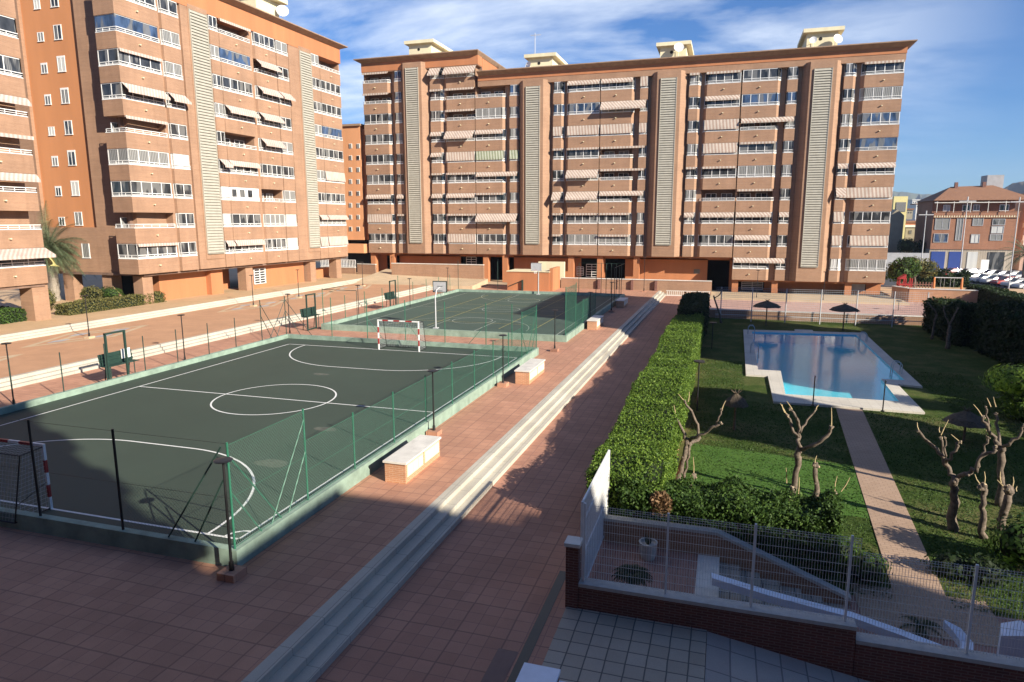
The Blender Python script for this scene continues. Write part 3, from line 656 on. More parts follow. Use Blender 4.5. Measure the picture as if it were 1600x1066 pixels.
# end wall facing the camera, brick border round a recessed plaster panel with two columns of windows
ey = 38.4; zt_ = ZL+9*FH+1.9
ew = MB(); ew.box(-29.75, -24.6, ey, ey+13, ZL, zt_); ew.box(-37.0, -29.75, ey, ey+13, ZL, 8.3); ew.box(-43.0, -36.75, ey, ey+13, 8.3, zt_); part('end_wall', ew, 'brown_brick', lb)
pn = MB(); pn.box(-36.75, -29.75, ey+.35, ey+13, 8.3, zt_); part('plaster_panel', pn, 'orange_plaster_panel', lb)
core = MB(); LF.box(core, 1.5, LL, -14, wl-.3, ZL-.2, ZL+9*FH+1.8); part('side_wall', core, 'orange_plaster', lb)
for k in range(8):
    z = ZL+(k+1)*FH+1.75 if k else ZL+FH+1.75
    for xx, w, h in ((-34.6, .62, .75), (-32.35, .82, 1.25)):
        if k == 0 and False: continue
        f = MB(); y = ey+.35
        for a, b, c, e in ((xx-w/2-.08, xx-w/2, 0, h), (xx+w/2, xx+w/2+.08, 0, h)): f.box(a, b, y-.05, y+.01, z+c, z+e)
        f.box(xx-w/2-.1, xx+w/2+.1, y-.09, y+.01, z-.07, z); f.box(xx-w/2-.1, xx+w/2+.1, y-.05, y+.01, z+h, z+h+(.18 if k % 3 else .06)); f.box(xx-.03, xx+.03, y-.05, y-.02, z, z+h)
        win = part('window', f, 'white_paint', lb); p = MB(); p.box(xx-w/2, xx+w/2, y-.03, y-.006, z, z+h); part('pane', p, ['curtain_glass', 'dark_glass', 'dark_glass', 'roller_shutter'][(k*3+int(w*10)) % 4], win)
f = MB(); f.box(-31.95, -31.85, ey-.05, ey, 5.3, 6.7); f.box(-31.05, -30.95, ey-.05, ey, 5.3, 6.7); f.box(-32, -30.9, ey-.08, ey, 5.22, 5.3); win = part('window', f, 'white_paint', lb)
p = MB(); p.box(-31.85, -31.05, ey-.03, ey-.005, 5.3, 6.7); part('pane', p, 'curtain_glass', win)
# ground floor
g = MB(); zg = .6
LF.box(g, 4.0, 10.4, -3.0, -1.9, zg, ZL); LF.box(g, 10.4, 12.2, -1.9, -1.2, zg, ZL); LF.box(g, 16.5, 27.5, -2.6, -1.5, zg, ZL); LF.box(g, 12.2, 17, -5.2, -4.6, zg, ZL); LF.box(g, 30, LL, -4, -3.5, zg, 2.2)
part('ground_floor_wall', g, 'orange_plaster', lb)
for u in (.9, 15.4, 34.0, 27.9): g = MB(); LF.box(g, u, u+1.2, -1.9, -.7, zg, ZL); part('pier', g, 'brown_brick', lb)
for xx in (-34.4, -29.2): g = MB(); g.box(xx-.65, xx+.65, ey+.1, ey+1.2, zg, ZL); part('pier', g, 'brown_brick', lb)
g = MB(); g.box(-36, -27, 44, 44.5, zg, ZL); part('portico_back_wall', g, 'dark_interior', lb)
g = MB(); g.box(-29.6, -27.2, 43.7, 43.95, zg, ZL-.3); part('door', g, 'red_paint', lb)
g = MB()
for u0_ in (13.2, 17.6):
    w_ = -4.5 if u0_ < 16 else -1.42
    for i in range(7): LF.box(g, u0_, u0_+2.1, w_, w_+.06, 1.3+i*.3, 1.38+i*.3)
    for i in range(3): LF.box(g, u0_+i*1.0, u0_+i*1.0+.1, w_-.02, w_+.05, 1.3, 3.2)
part('window_grille', g, 'white_paint', lb)
g = MB(); LF.box(g, 17.6, 19.7, -1.5, -1.45, 1.3, 3.2); LF.box(g, 13.2, 15.3, -4.6, -4.55, 1.3, 3.2); part('pane', g, 'dark_glass', lb)
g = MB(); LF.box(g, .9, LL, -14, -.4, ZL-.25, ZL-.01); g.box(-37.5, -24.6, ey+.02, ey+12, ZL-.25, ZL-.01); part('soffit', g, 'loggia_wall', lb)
h = MB(); h.box(-31, -25.5, 60, 64.5, 33, 36.0); hp = part('lift_housing', h, 'cream_plaster', lb)
s = MB(); s.box(-32, -24.6, 59.3, 65.2, 36.0, 36.5); part('roof_slab', s, 'cream_plaster', hp)
dish((-24.6, 64.0, 34.9), .75, (.6, -.8, .3), lb)
# ================= nearest block on the left ==================
NF = Frame((-23.6, 28.0-14), (0, 1))
nb = thing('apartment_block', 'apartment block cut off by the left edge, with a striped awning over its lowest balcony', 'apartment building', (-30, 21, .8))
w = MB(); NF.poly(w, [(0, -2.5), (12.7, -2.5), (12.7, -12), (13.7, -12), (13.7, -1.2), (0, -1.2)], ZL, ZL+9*FH+1.5); part('wall', w, 'brown_brick', nb)
for k in range(9):
    c = ['Gh', 'O', 'Op', 'Ot', 'Op', 'G', 'G', 'G', 'G'][k]; unit(NF, nb, 8.2, 13.75, ZL+k*FH, c, c0=.1, c1=.25, d=1.15, aw='rose_awning')
    unit(NF, nb, 2.2, 7.9, ZL+k*FH, random.choice(['G', 'O', 'Gp']), c0=.1, c1=.1, d=1.15, aw='rose_awning')
for u in (12.5, 6.0): g = MB(); NF.box(g, u, u+1.4, -1.7, -.3, .6, ZL); part('pier', g, 'brown_brick', nb)
g = MB(); NF.box(g, 0, 13.6, -12, -.2, ZL-.25, ZL-.01); part('soffit', g, 'loggia_wall', nb)
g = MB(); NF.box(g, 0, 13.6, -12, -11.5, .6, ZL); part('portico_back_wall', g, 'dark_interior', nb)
# ================= block seen in the gap ==================
gy2 = 81.0; zr = A(556, 197, gy2).z; zl = A(556, 375, gy2).z; gx0 = A(534, 300, gy2).x; gxm = A(566, 300, gy2).x
gb = thing('apartment_block', 'plain orange block seen in the gap between the left and the far blocks', 'apartment building', (-28, gy2, 1))
w = MB(); w.box(gx0, gxm, gy2, gy2+9, zl, zr); part('wall', w, 'sunlit_orange_plaster', gb)
w = MB(); w.box(gxm+.01, -23.3, gy2+.8, gy2+9, zl, zr-.4); part('side_wing', w, 'sunlit_orange_plaster', gb)
w = MB(); w.box(gx0-.2, gxm+.2, gy2-.3, gy2+9.2, zr, zr+.3); part('cornice', w, 'cornice_stone', gb)
w = MB(); w.box(gx0, -23.3, gy2+1, gy2+9, .8, zl); part('ground_floor_wall', w, 'dark_interior', gb)  # near-black box standing in for the dark void under the block
w = MB(); w.box(gx0, -23.4, gy2-1.2, gy2+.95, A(556, 395, gy2).z, A(556, 381, gy2).z); part('porch_band', w, 'sunlit_orange_plaster', gb)
for k in range(8):
    for px in (548, 560):
        f = MB(); q0 = A(px, 232+k*18.5, gy2); z = q0.z; xx = q0.x; f.box(xx-.26, xx+.26, gy2-.06, gy2, z, z+.7); wn = part('window', f, 'white_paint', gb); p = MB(); p.box(xx-.2, xx+.2, gy2-.1, gy2-.065, z+.06, z+.64); part('pane', p, 'curtain_glass' if (k+px) % 3 else 'dark_glass', wn)
# ------------------------------------------------------------------ ground levels
def slab(name, x0, x1, y0, y1, zt, mat, th=1.2): return struct(name, MB().box(x0, x1, y0, y1, zt-th, zt), mat)
g = MB(); N = 28; S = 7000
g.add([(-S, -S, -2.6), (S, -S, -2.6), (S, S, -2.6), (-S, S, -2.6)], [(0, 1, 2, 3)]); struct('ground', g, 'dry_earth')
struct('plaza', MB().prism([(-7.0, -16.9), (21.30, -16.9), (22.08, 76.0), (22.11, 79.6), (-7.0, 79.6)], -1.4, -.2), 'pink_paving')
slab('upper_plaza', -18.9, -7.95, -16.9, 78.8, .3, 'orange_paving')
slab('terrace', -70, -19.75, -16.9, 104, .78, 'beige_paving')
for k in range(3):
    z = -.2+.167*(k+1); a = -7.0-.32*k
    struct('plaza_steps', MB().box(a-.318 if k < 2 else a-.31, a, -16.9, 79.2, -1, z), 'white_steps')
    z = .3+.16*(k+1); a = -18.9-.29*k
    struct('terrace_steps', MB().box(a-.288 if k < 2 else a-.27, a, -16.9, 79, -1, z), 'white_steps')
for k in range(3):
    z = -.2-.167*k; a = 21.40+.335*k; q = 21.40+.335*(k+1); s0, s1 = -.10, .68
    struct('walkway_steps', MB().prism([(a+s0+.002, -16.9), (q+s0, -16.9), (q+s1, 76.0), (a+s1+.002, 76.0)], -1.2, z+.004), 'white_steps')
slab('walkway', 22.12, 28.6, -16.9, 79.6, -.7, 'walkway_paving', 2.2)
slab('lower_plaza', 28.62, 76, 62.3, 79.6, -.7, 'rose_paving', 2.2)
slab('promenade', 28.62, 50.5, 72.0, 79.62, -.5, 'ivory_paving', .3)
slab('far_pavement', -19.7, 28.6, 77.0, 85, -.1, 'ivory_paving', .6)
slab('garage_floor', -24, 50, 79.7, 95, -.62, 'asphalt', .3)
# ramp of beige paving along the far wall
g = MB(); g.prism([(-19.7, 68.5), (-1.8, 70), (-1.8, 76.3), (-19.7, 80)], -.5, [.33, .31, .75, 1.6]); struct('pavement_ramp', g, 'ivory_paving')
# diamond inlays round the plaza lamps
for (cx, cy) in ((-13.6, 12), (-15.9, 24.6), (-15.9, 43.8), (-16.0, 53.5), (-15.9, 63)):
    m = MB(); a, b = 2.3, 5.6
    def ring(s0, s1):
        P = [(cx+a*s0, cy), (cx, cy+b*s0), (cx-a*s0, cy), (cx, cy-b*s0)]; Q = [(cx+a*s1, cy), (cx, cy+b*s1), (cx-a*s1, cy), (cx, cy-b*s1)]
        for i in range(4): m.add([(*P[i], .304), (*P[(i+1) % 4], .304), (*Q[(i+1) % 4], .304), (*Q[i], .304)], [(0, 1, 2, 3)])
    ring(1, .82); ring(.60, .40); struct('paving_inlay', m, 'ivory_paving')
    m = MB()
    for dx, dy in ((0, .48), (0, -.48), (.5, 0), (-.5, 0)):
        x, y = cx+a*dx, cy+b*dy; m.add([(x+.42, y, .305), (x, y+1.0, .305), (x-.42, y, .305), (x, y-1.0, .305)], [(0, 1, 2, 3)])
    struct('paving_inlay', m, 'grey_render')
# drain, red tile patch
struct('drain', MB().box(26.28, 26.52, -16, 2.2, -.7, -.694), 'black_metal')
struct('drain_cover', MB().box(25.75, 26.22, -3.0, -1.6, -.7, -.695), 'dark_red_brick')
# ------------------------------------------------------------------ courts
def kerb_court(name, x0, x1, y0, y1, mat, label):
    struct(name, MB().box(x0-.02, x1+.02, y0-.02, y1+.02, -.5, 0), mat)
    m = MB(); t = .24; z = .3
    m.prism([(x0-t, y0-t), (x1+t, y0-t), (x1, y0), (x0, y0)], -.5, z); m.prism([(x1+t, y0-t), (x1+t, y1+t), (x1, y1), (x1, y0)], -.5, z)
    m.prism([(x1+t, y1+t), (x0-t, y1+t), (x0, y1), (x1, y1)], -.5, z); m.prism([(x0-t, y1+t), (x0-t, y0-t), (x0, y0), (x0, y1)], -.5, z)
    struct(name+'_kerb', m, 'green_kerb')
kerb_court('sports_court', -1.65, 18.05, -.85, 29.25, 'court_green', '')
kerb_court('basketball_court', -2.0, 18.8, 35.0, 65.6, 'court_blue_green', '')
def lineseg(m, p, q, w, z):
    d = (Vector(q)-Vector(p)).normalized()*w/2; n = Vector((-d.y, d.x)); p, q = Vector(p)-d, Vector(q)+d
    m.add([(p.x-n.x, p.y-n.y, z), (q.x-n.x, q.y-n.y, z), (q.x+n.x, q.y+n.y, z), (p.x+n.x, p.y+n.y, z)], [(0, 1, 2, 3)])
def arc(m, c, r, a0, a1, w, z, n=40):
    vs = []; fs = []
    for i in range(n+1):
        t = R(a0+(a1-a0)*i/n)
        for rr in (r-w/2, r+w/2): vs.append((c[0]+rr*math.cos(t), c[1]+rr*math.sin(t), z))
    for i in range(n): fs.append((2*i, 2*i+1, 2*i+3, 2*i+2))
    m.add(vs, fs)
CW, CL, GX = 17.47, 27.1, 8.88; m = MB(); w = .085
for p, q in (((0, 0), (CW, 0)), ((0, CL), (CW, CL)), ((0, 0), (0, CL)), ((CW, 0), (CW, CL))): lineseg(m, p, q, w, .004)
m2 = MB(); lineseg(m2, (w, CL/2), (CW-w, CL/2), w, .008); struct('court_marking', m2, 'line_white')
m3 = MB(); arc(m3, (CW/2, CL/2), 3.0, 0, 360, w, .012, 72); struct('court_marking', m3, 'line_white')
for y, s in ((0, 1), (CL, -1)):
    k = MB()
    a0 = (90, 180) if s > 0 else (180, 270); b0 = (0, 90) if s > 0 else (270, 360)
    arc(k, (GX-1.5, y), 6.0, *a0, w, .008, 30); arc(k, (GX+1.5, y), 6.0, *b0, w, .008, 30); lineseg(k, (GX-1.5, y+6*s), (GX+1.5, y+6*s), w, .0081)
    struct('court_marking', k, 'line_white')
struct('court_marking', m, 'line_white')
k = MB(); arc(k, (CW, 0), .5, 90, 180, w, .009, 10); struct('court_marking', k, 'line_white')
# worn patches
for (px, py, rx, ry) in ((502, 585, .55, .28), (509, 671, .6, .35), (424, 724, .7, .45)):
    c = G(px, py, 0); k = MB(); k.add([(c.x+rx*math.cos(t*.52)*random.uniform(.75, 1.1), c.y+ry*math.sin(t*.52)*random.uniform(.7, 1.2), .005) for t in range(12)], [tuple(range(12))]); struct('worn_patch', k, 'worn_court')
BX0, BX1, BY0, BY1 = -1.0, 17.8, 36.3, 64.4; k = MB(); w = .07
for p, q in (((BX0+.6, BY0), (BX0+.6, BY1)), ((BX1, BY0), (BX1, BY1)), ((BX0+.6, BY1), (BX1, BY1)), ((BX0+.6, BY0), (BX1, BY0))): lineseg(k, p, q, w, .004)
struct('court_marking', k, 'line_faded')
k = MB(); lineseg(k, (BX0+.7, 50.3), (BX1-.1, 50.3), w, .008); struct('court_marking', k, 'line_faded')
cx = (BX0+.6+BX1)/2
k = MB(); arc(k, (cx, 50.3), 1.9, 0, 360, w, .012, 48); struct('court_marking', k, 'line_faded')
for y, s in ((BY0, 1), (BY1, -1)):
    k = MB(); arc(k, (cx, y+1.4*s), 6.3, 0 if s > 0 else 180, 180 if s > 0 else 360, w, .008, 40); struct('court_marking', k, 'line_faded')
    k = MB(); arc(k, (cx, y+5.8*s), 1.8, 0, 360, w, .0082, 30)
    struct('court_marking', k, 'line_faded')
    k = MB(); lineseg(k, (cx-2.2, y+.1*s), (cx-2.2, y+5.8*s), w, .0125); lineseg(k, (cx+2.2, y+.1*s), (cx+2.2, y+5.8*s), w, .0125); struct('court_marking', k, 'line_faded')
k = MB()
for x in (3.0, 6.0, 12.5, 15.4): lineseg(k, (x, 38.2), (x, 62.6), w, .016)
struct('court_marking', k, 'line_yellow'); k = MB()
for y in (41, 47.2, 53.4, 59.4): lineseg(k, (3.0, y), (15.4, y), w, .020)
struct('court_marking', k, 'line_yellow')
# ------------------------------------------------------------------ goals
def goal(label, y, s):
    t = thing('football_goal', label, 'goal', (GX, y, 0), 'red and white goals')
    x0, x1, H = GX-1.54, GX+1.54, 2.04
    for x in (x0, x1):
        a = MB(); b = MB(); zs = [0, .40, .80, 1.2, 1.6, H]
        for i in range(5):
            (b if i in (1, 3) else a).box(x-.04, x+.04, y-.04, y+.04, zs[i], zs[i+1])
        p = part('goalpost', a, 'white_paint', t); part('painted_band', b, 'red_paint', p)
    a = MB(); b = MB(); xs = [x0-.04, x0+.35, x0+.8, x0+1.2, x0+1.65, x0+2.1, x0+2.6, x1+.04]
    for i in range(7): (b if i in (1, 3, 5) else a).box(xs[i], xs[i+1], y-.04, y+.04, H, H+.08)
    p = part('crossbar', a, 'white_paint', t); part('painted_band', b, 'red_paint', p)
    f = MB()
    for x in (x0, x1):
        f.tube((x, y, H), (x, y-s*.75, H-.05), .02); f.tube((x, y-s*.75, H-.05), (x, y-s*1.15, .03), .02); f.tube((x, y, .03), (x, y-s*1.15, .03), .02); f.tube((x, y-s*.03, .9), (x, y-s*1.1, .5), .012)
    f.tube((x0, y-s*1.15, .03), (x1, y-s*1.15, .03), .02); f.tube((x0, y-s*.75, H-.05), (x1, y-s*.75, H-.05), .02)
    part('support_frame', f, 'black_metal', t)
    n = MB()
    def net(a, b, c, d, nu, nv):
        a, b, c, d = map(Vector, (a, b, c, d))
        for i in range(nu+1):
            u = i/nu; n.tube(a.lerp(b, u), d.lerp(c, u), .004, n=3, cap=False)
        for j in range(nv+1):
            v = j/nv; n.tube(a.lerp(d, v), b.lerp(c, v), .004, n=3, cap=False)
    net((x0, y-s*1.15, .03), (x1, y-s*1.15, .03), (x1, y-s*.75, H-.05), (x0, y-s*.75, H-.05), 24, 16)
    net((x0, y-s*.75, H-.05), (x1, y-s*.75, H-.05), (x1, y, H), (x0, y, H), 24, 6)
    for x in (x0, x1): net((x, y, .03), (x, y-s*1.15, .03), (x, y-s*.75, H-.05), (x, y, H), 8, 16)
    part('net', n, 'galvanised', t)
goal('red and white football goal at the far end of the near court, in full sun', CL, -1)
goal('red and white football goal in shade at the left edge, behind the fence posts', 0, 1)
# ------------------------------------------------------------------ court fences
def chain(mb, p, q, z0, z1, sp=.075, r=.0032):
    """diagonal wires of a chain-link panel between p and q as thin prisms"""
    p, q = Vector((*p, 0)), Vector((*q, 0)); L = (q-p).length; d = (q-p)/L; H = z1-z0; nrm = Vector((-d.y, d.x, 0))*r
    k = -H
    def seg(u0, zz0, u1, zz1):
        a = p+d*u0+Vector((0, 0, zz0)); b = p+d*u1+Vector((0, 0, zz1)); e = (b-a).normalized().cross(nrm.normalized())*r
        mb.add([a-nrm, a+e, a+nrm, b-nrm, b+e, b+nrm], [(0, 1, 4, 3), (1, 2, 5, 4), (2, 0, 3, 5)])
    while k < L:
        u0, za, u1, zb = k, z0, k+H, z1
        if u0 < 0: za = z0-u0; u0 = 0
        if u1 > L: zb = z1-(u1-L); u1 = L
        if u1 > u0: seg(u0, za, u1, zb); seg(u0, z0+z1-za, u1, z0+z1-zb)
        k += sp*1.35
def fpost(mb, x, y, h, r=.03, z=.3): mb.tube((x, y, z-.05), (x, y, z+h), r, n=8)
fr = thing('chain_link_fence', 'green chain link fence on the right of the near court, taller at both ends', 'fence', (18.17, 14, .3))
fx = 18.17
def fence_run(t, fx, ylist, hs, mesh_to):
    for y, h in ylist:
        b = MB(); fpost(b, fx, y, h); part('post', b, 'green_metal', t)
    m = MB()
    for (a, b, h) in hs: chain(m, (fx+.03, a), (fx+.03, b), .33, .3+h)
    part('wire_mesh', m, 'green_metal', t)
    w = MB()
    for (a, b, h) in hs:
        for z in ([.36, .3+h/2, .28+h] if h > 1 else []): w.tube((fx+.03, a, z), (fx+.03, b, z), .006, n=4)
    part('line_wire', w, 'green_metal', t)
fence_run(fr, fx, [(-1.0, 2.95), (2.35, 2.95), (5.2, 2.05), (8.2, 2.05), (11.2, 2.05), (14.2, 2.05), (17.2, 2.05), (20.2, 2.05), (23.0, 2.05), (25.8, 2.95), (29.3, 2.95)],
          [(-1.0, 2.35, 2.9), (2.35, 25.8, 1.95), (25.8, 29.3, 2.9)], None)
for (y, dy) in ((-1.0, 1.1), (-1.0, 2.0), (2.35, -1.0), (2.35, -1.8), (29.3, -1.2), (29.3, -2.2), (25.8, 1.2)):
    b = MB(); b.tube((fx, y, 2.9 if abs(dy) > 1.5 else 1.9), (fx, y+dy, .3), .02); part('brace', b, 'green_metal', fr)
fl = thing('court_fence_posts', 'row of thin green fence posts without mesh along the left side of the near court', 'fence', (-1.77, 14, .3))
for y in (3.0, 5.4, 8.0, 10.6, 13.2, 15.8, 18.3, 21.0, 23.6, 26.4):
    b = MB(); fpost(b, -1.77, y, 2.05, .028); part('post', b, 'dark_green_metal', fl)
for y in (26.4, 29.3):
    b = MB(); fpost(b, -1.77, y, 2.95, .032); part('post', b, 'dark_green_metal', fl)
for (x, y, dx, dy) in ((-1.77, 26.4, 0, 1.1), (-1.77, 26.4, 0, 1.9), (-1.77, 29.3, 0, -1.2), (-1.77, 29.3, 0, -2.0), (-1.77, 29.37, 1.2, 0), (-1.77, 29.37, 2.2, 0)):
    b = MB(); b.tube((x, y, 2.95 if max(abs(dx), abs(dy)) > 1.5 else 2.1), (x+dx, y+dy, .3), .022); part('brace', b, 'dark_green_metal', fl)
fn = thing('court_fence_posts', 'black fence posts with slanting braces on the near kerb of the near court, in shade', 'fence', (8, -.97, .3))
for x in (-1.7, 2.2, 5.2, 8.2, 11.25, 14.36):
    b = MB(); fpost(b, x, -.97, 2.95, .035); part('post', b, 'black_metal', fn)
for dx, h in ((2.0, 2.8), (1.1, 1.9)):
    b = MB(); b.tube((17.95, -.97, .3+h), (17.95-dx, -.97, .3), .024); part('brace', b, 'dark_green_metal', fn)
w = MB()
for z in (1.7, 3.2): w.tube((-1.7, -.97, z), (18.1, -.97, z), .005, n=4)
part('line_wire', w, 'black_metal', fn)
m = MB(); chain(m, (14.4, -.94), (18.1, -.94), .33, 1.75, .09, .0022); part('wire_mesh', m, 'black_metal', fn)
ff = thing('court_fence_posts', 'row of green posts on the kerb behind the far goal of the near court', 'fence', (8, 29.37, .3))
for x in (2.2, 5.2, 8.3, 11.4, 14.5, 16.4):
    b = MB(); fpost(b, x, 29.37, 2.95, .03); part('post', b, 'green_metal', ff)
for x, dx in ((5.2, 1.3), (14.5, -1.3), (8.3, 1.2)):
    b = MB(); b.tube((x, 29.37, 1.8), (x+dx, 29.37, .3), .02); part('brace', b, 'green_metal', ff)
f2 = thing('chain_link_fence', 'green chain link fence along the right side of the basketball court, ending half way', 'fence', (18.92, 42, .3))
fence_run(f2, 18.92, [(34.9, 3.7), (38.6, 3.7), (41.5, 2.05), (44.3, 2.05), (47.2, 2.05)], [(34.9, 38.6, 3.6), (38.6, 47.2, 1.95)], None)
f3 = thing('court_fence_posts', 'row of tall dark posts round the far end of the basketball court', 'fence', (8, 65.72, .3))
for x in (-2.1, 3.2, 8.4, 13.5, 15.6, 16.2, 16.8, 17.4, 18.0, 18.6):
    b = MB(); fpost(b, x, 65.72, 3.6, .035); part('post', b, 'dark_green_metal', f3)
for y in (62.0, 58.5):
    b = MB(); fpost(b, 18.92, y, 3.6, .035); part('post', b, 'dark_green_metal', f3)
w = MB()
for z in (2.2, 3.88): w.tube((13.5, 65.72, z), (18.92, 65.72, z), .02, n=5); w.tube((18.92, 65.72, z), (18.92, 58.5, z), .02, n=5)
part('rail', w, 'dark_green_metal', f3)
f4 = thing('court_fence_posts', 'row of thin posts along the left side of the basketball court', 'fence', (-2.12, 50, .3))
for y in (35, 38.5, 42, 45.5, 49, 52.5, 56, 59.5, 63):
    b = MB(); fpost(b, -2.12, y, 3.0 if y in (35, 49) else 2.05, .03); part('post', b, 'green_metal', f4)
w = MB(); w.tube((-2.12, 35, 3.2), (1.2, 34.88, 3.2), .025); w.tube((-2.12, 35, 3.2), (-2.12, 38.5, 3.2), .025); w.tube((1.2, 34.88, .3), (1.2, 34.88, 3.2), .025); part('rail', w, 'dark_green_metal', f4)
# players' shelters: green benches hung in tall frames
def team_bench(x, y, label, board):
    t = thing('team_bench', label, 'bench', (x, y, .3), 'green team benches beside the courts')
    f = MB()
    for yy in (y, y+1.25): f.box(x-.05, x+.05, yy-.05, yy+.05, -.15, 2.85)
    f.box(x-.06, x+.06, y-.05, y+1.3, 2.77, 2.86); f.box(x-.06, x+.06, y-.05, y+1.3, -.12, -.04); part('frame', f, 'dark_green_metal', t)
    s = MB()
    x2 = x-.08; ya, yb = y+.0, y+2.2; s.add([(x2, ya, .95), (x2, yb, .95), (x2-.45, yb, .92), (x2-.45, ya, .92), (x2-.62, ya, 1.6), (x2-.62, yb, 1.6), (x2-.5, yb, .92), (x2-.5, ya, .92)], [(0, 1, 2, 3), (4, 5, 6, 7)])
    for k in range(3): z = 1.0+k*.2; s.box(x2-.52-.03*k, x2-.48-.03*k, ya, yb, z, z+.15)
    for k in range(3): s.box(x2-.45+k*.16, x2-.32+k*.16, ya, yb, .92, .96)
    part('seat', s, 'dark_green_metal', t)
    for yy in (y+.3, y+1.9):
        for xa, xb in ((x2-.1, x2-.1), (x2-.45, x2-.6)): l = MB(); l.tube((xa, yy, .92), (xb, yy, -.2), .03); part('leg', l, 'dark_green_metal', t)
    if board: b = MB(); b.box(x2-.46, x2-.42, y+1.4, y+2.0, 1.15, 1.7); part('notice_board', b, 'white_paint', t)
p = G(176, 601, .0)
team_bench(-1.95, p.y, 'green bench in a tall frame with a white board beside the near court', True)
team_bench(-2.3, 47.5, 'small green bench beside the basketball court, left of the hoop', False)
team_bench(-2.9, 33.8, 'dark green bench standing between the two courts on the left', False)
# basketball hoops
def hoop(x, y, s, label, H=3.05):
    t = thing('basketball_hoop', label, 'basketball hoop', (x, y, 0), 'basketball hoops')
    p = MB(); p.path([(x, y, 0), (x, y, 2.6), (x, y+s*.3, 3.2), (x, y+s*1.0, 3.35)], [.06, .055, .05, .04], 10); p.box(x-.2, x+.2, y-.2, y+.2, 0, .06); part('pole', p, 'galvanised', t)
    b = MB(); yy = y+s*1.02; b.box(x-.62, x+.62, yy-.012, yy+.012, 2.95, 3.85); bb = part('backboard', b, 'galvanised', t)
    f = MB()
    for a, c, e, g_ in ((-.65, .65, 2.92, 2.98), (-.65, .65, 3.82, 3.88), (-.65, -.59, 2.92, 3.88), (.59, .65, 2.92, 3.88), (-.25, .25, 3.05, 3.08), (-.25, .25, 3.42, 3.45)): f.box(x+a, x+c, yy-.03, yy+.03, e, g_)
    part('backboard_frame', f, 'dark_green_metal' if s > 0 else 'galvanised', bb)
    r = MB(); n = 12; c = (x, yy+s*.38)
    for i in range(n):
        a0, a1 = 2*math.pi*i/n, 2*math.pi*(i+1)/n; r.tube((c[0]+.23*math.cos(a0), c[1]+.23*math.sin(a0), H), (c[0]+.23*math.cos(a1), c[1]+.23*math.sin(a1), H), .012, n=5)
    part('rim', r, 'red_paint', t); k = MB()
    for i in range(n):
        a0 = 2*math.pi*i/n; a1 = a0+.4; k.tube((c[0]+.23*math.cos(a0), c[1]+.23*math.sin(a0), H), (c[0]+.13*math.cos(a1), c[1]+.13*math.sin(a1), H-.42), .008, n=3)
    part('net', k, 'white_paint', t)
hoop(*G(582*.2252+550, 513, 0)[:2], 1, 'white pole basketball hoop at the near end of the basketball court')
hoop(8.6, 65.2, -1, 'basketball hoop at the far end of the court in front of the orange kiosk')
# ------------------------------------------------------------------ lamp posts
def make_lamp(h, n=1):
    t = thing('lamp_post', 'x', 'lamp post', (0, 0, 0)); p = MB(); p.tube((0, 0, 0), (0, 0, h), .038, .03, 10); p.tube((0, 0, 0), (0, 0, .25), .07, .06, 10); part('pole', p, 'black_metal', t)
    l = MB(); rr = [(0, .05), (.02, .22), (.045, .24), (.07, .20), (.09, .04)]
    vs = []; fs = []; n = 18
    for z, r in rr:
        for i in range(n): vs.append((r*math.cos(2*math.pi*i/n), r*math.sin(2*math.pi*i/n), h-.02+z))
    for j in range(len(rr)-1):
        for i in range(n): fs.append((j*n+i, j*n+(i+1) % n, (j+1)*n+(i+1) % n, (j+1)*n+i))
    fs += [tuple(range(n))[::-1], tuple(range(4*n, 5*n))]; l.add(vs, fs); part('lamp_head', l, 'black_metal', t); return t
protoL = make_lamp(3.15)
used = False
def lamp(x, y, z, label, plinth=None, h=3.15, group='black lamp posts with flat round heads'):
    global used
    o = copy_tree(protoL); o.location = (x, y, z); o.scale = (1, 1, h/3.15); o['label'] = label; o['group'] = group
    if plinth:
        b = MB(); s = .26; b.box(x-s, x+s, y-s, y+s, z-plinth, z); q = link('plinth', b, 'pink_paving' if x > -8 else 'ivory_paving'); q.parent = o
        q.matrix_parent_inverse = Matrix.Diagonal((1, 1, 3.15/h, 1)) @ Matrix.Translation((-x, -y, -z))
    return o
lamp(18.45, -1.5, 0, 'black lamp post on a pink plinth at the shaded near corner of the court', .2, 2.95)
lamp(18.62, 11.0, 0, 'black lamp post beside the nearest marble topped bench', .2, 2.6)
lamp(18.75, 20.2, 0, 'black lamp post beside the second marble topped bench', .2, 2.65)
lamp(19.05, 31.0, 0, 'black lamp post in the sunny passage between the two courts', .2, 2.7)
lamp(18.95, 44.6, 0, 'black lamp post close behind the third bench, by the end of the mesh', .2, 2.6)
lamp(19.55, 52.7, 0, 'black lamp post in the strip of shade beside the basketball court', .2, 2.8)
lamp(*G(22, 632, -.2)[:2], -.2, 'black lamp post on the pink strip at the left edge of the photo', None, 3.1)
lamp(*G(289, 563, -.2)[:2], -.2, 'black lamp post just right of the tall framed green bench', None, 3.0)
lamp(*G(453, 521, -.2)[:2], -.2, 'black lamp post at the far left corner of the near court, among the braces', None, 3.2)
lamp(*G(561, 500, -.2)[:2], -.2, 'black lamp post beside the near left corner of the basketball court', None, 3.2)
lamp(*G(641, 482, -.2)[:2], -.2, 'black lamp post beyond the small bench of the basketball court', None, 3.1)
lamp(*G(700, 455, -.2)[:2], -.2, 'black lamp post behind the basketball backboard', None, 3.0)
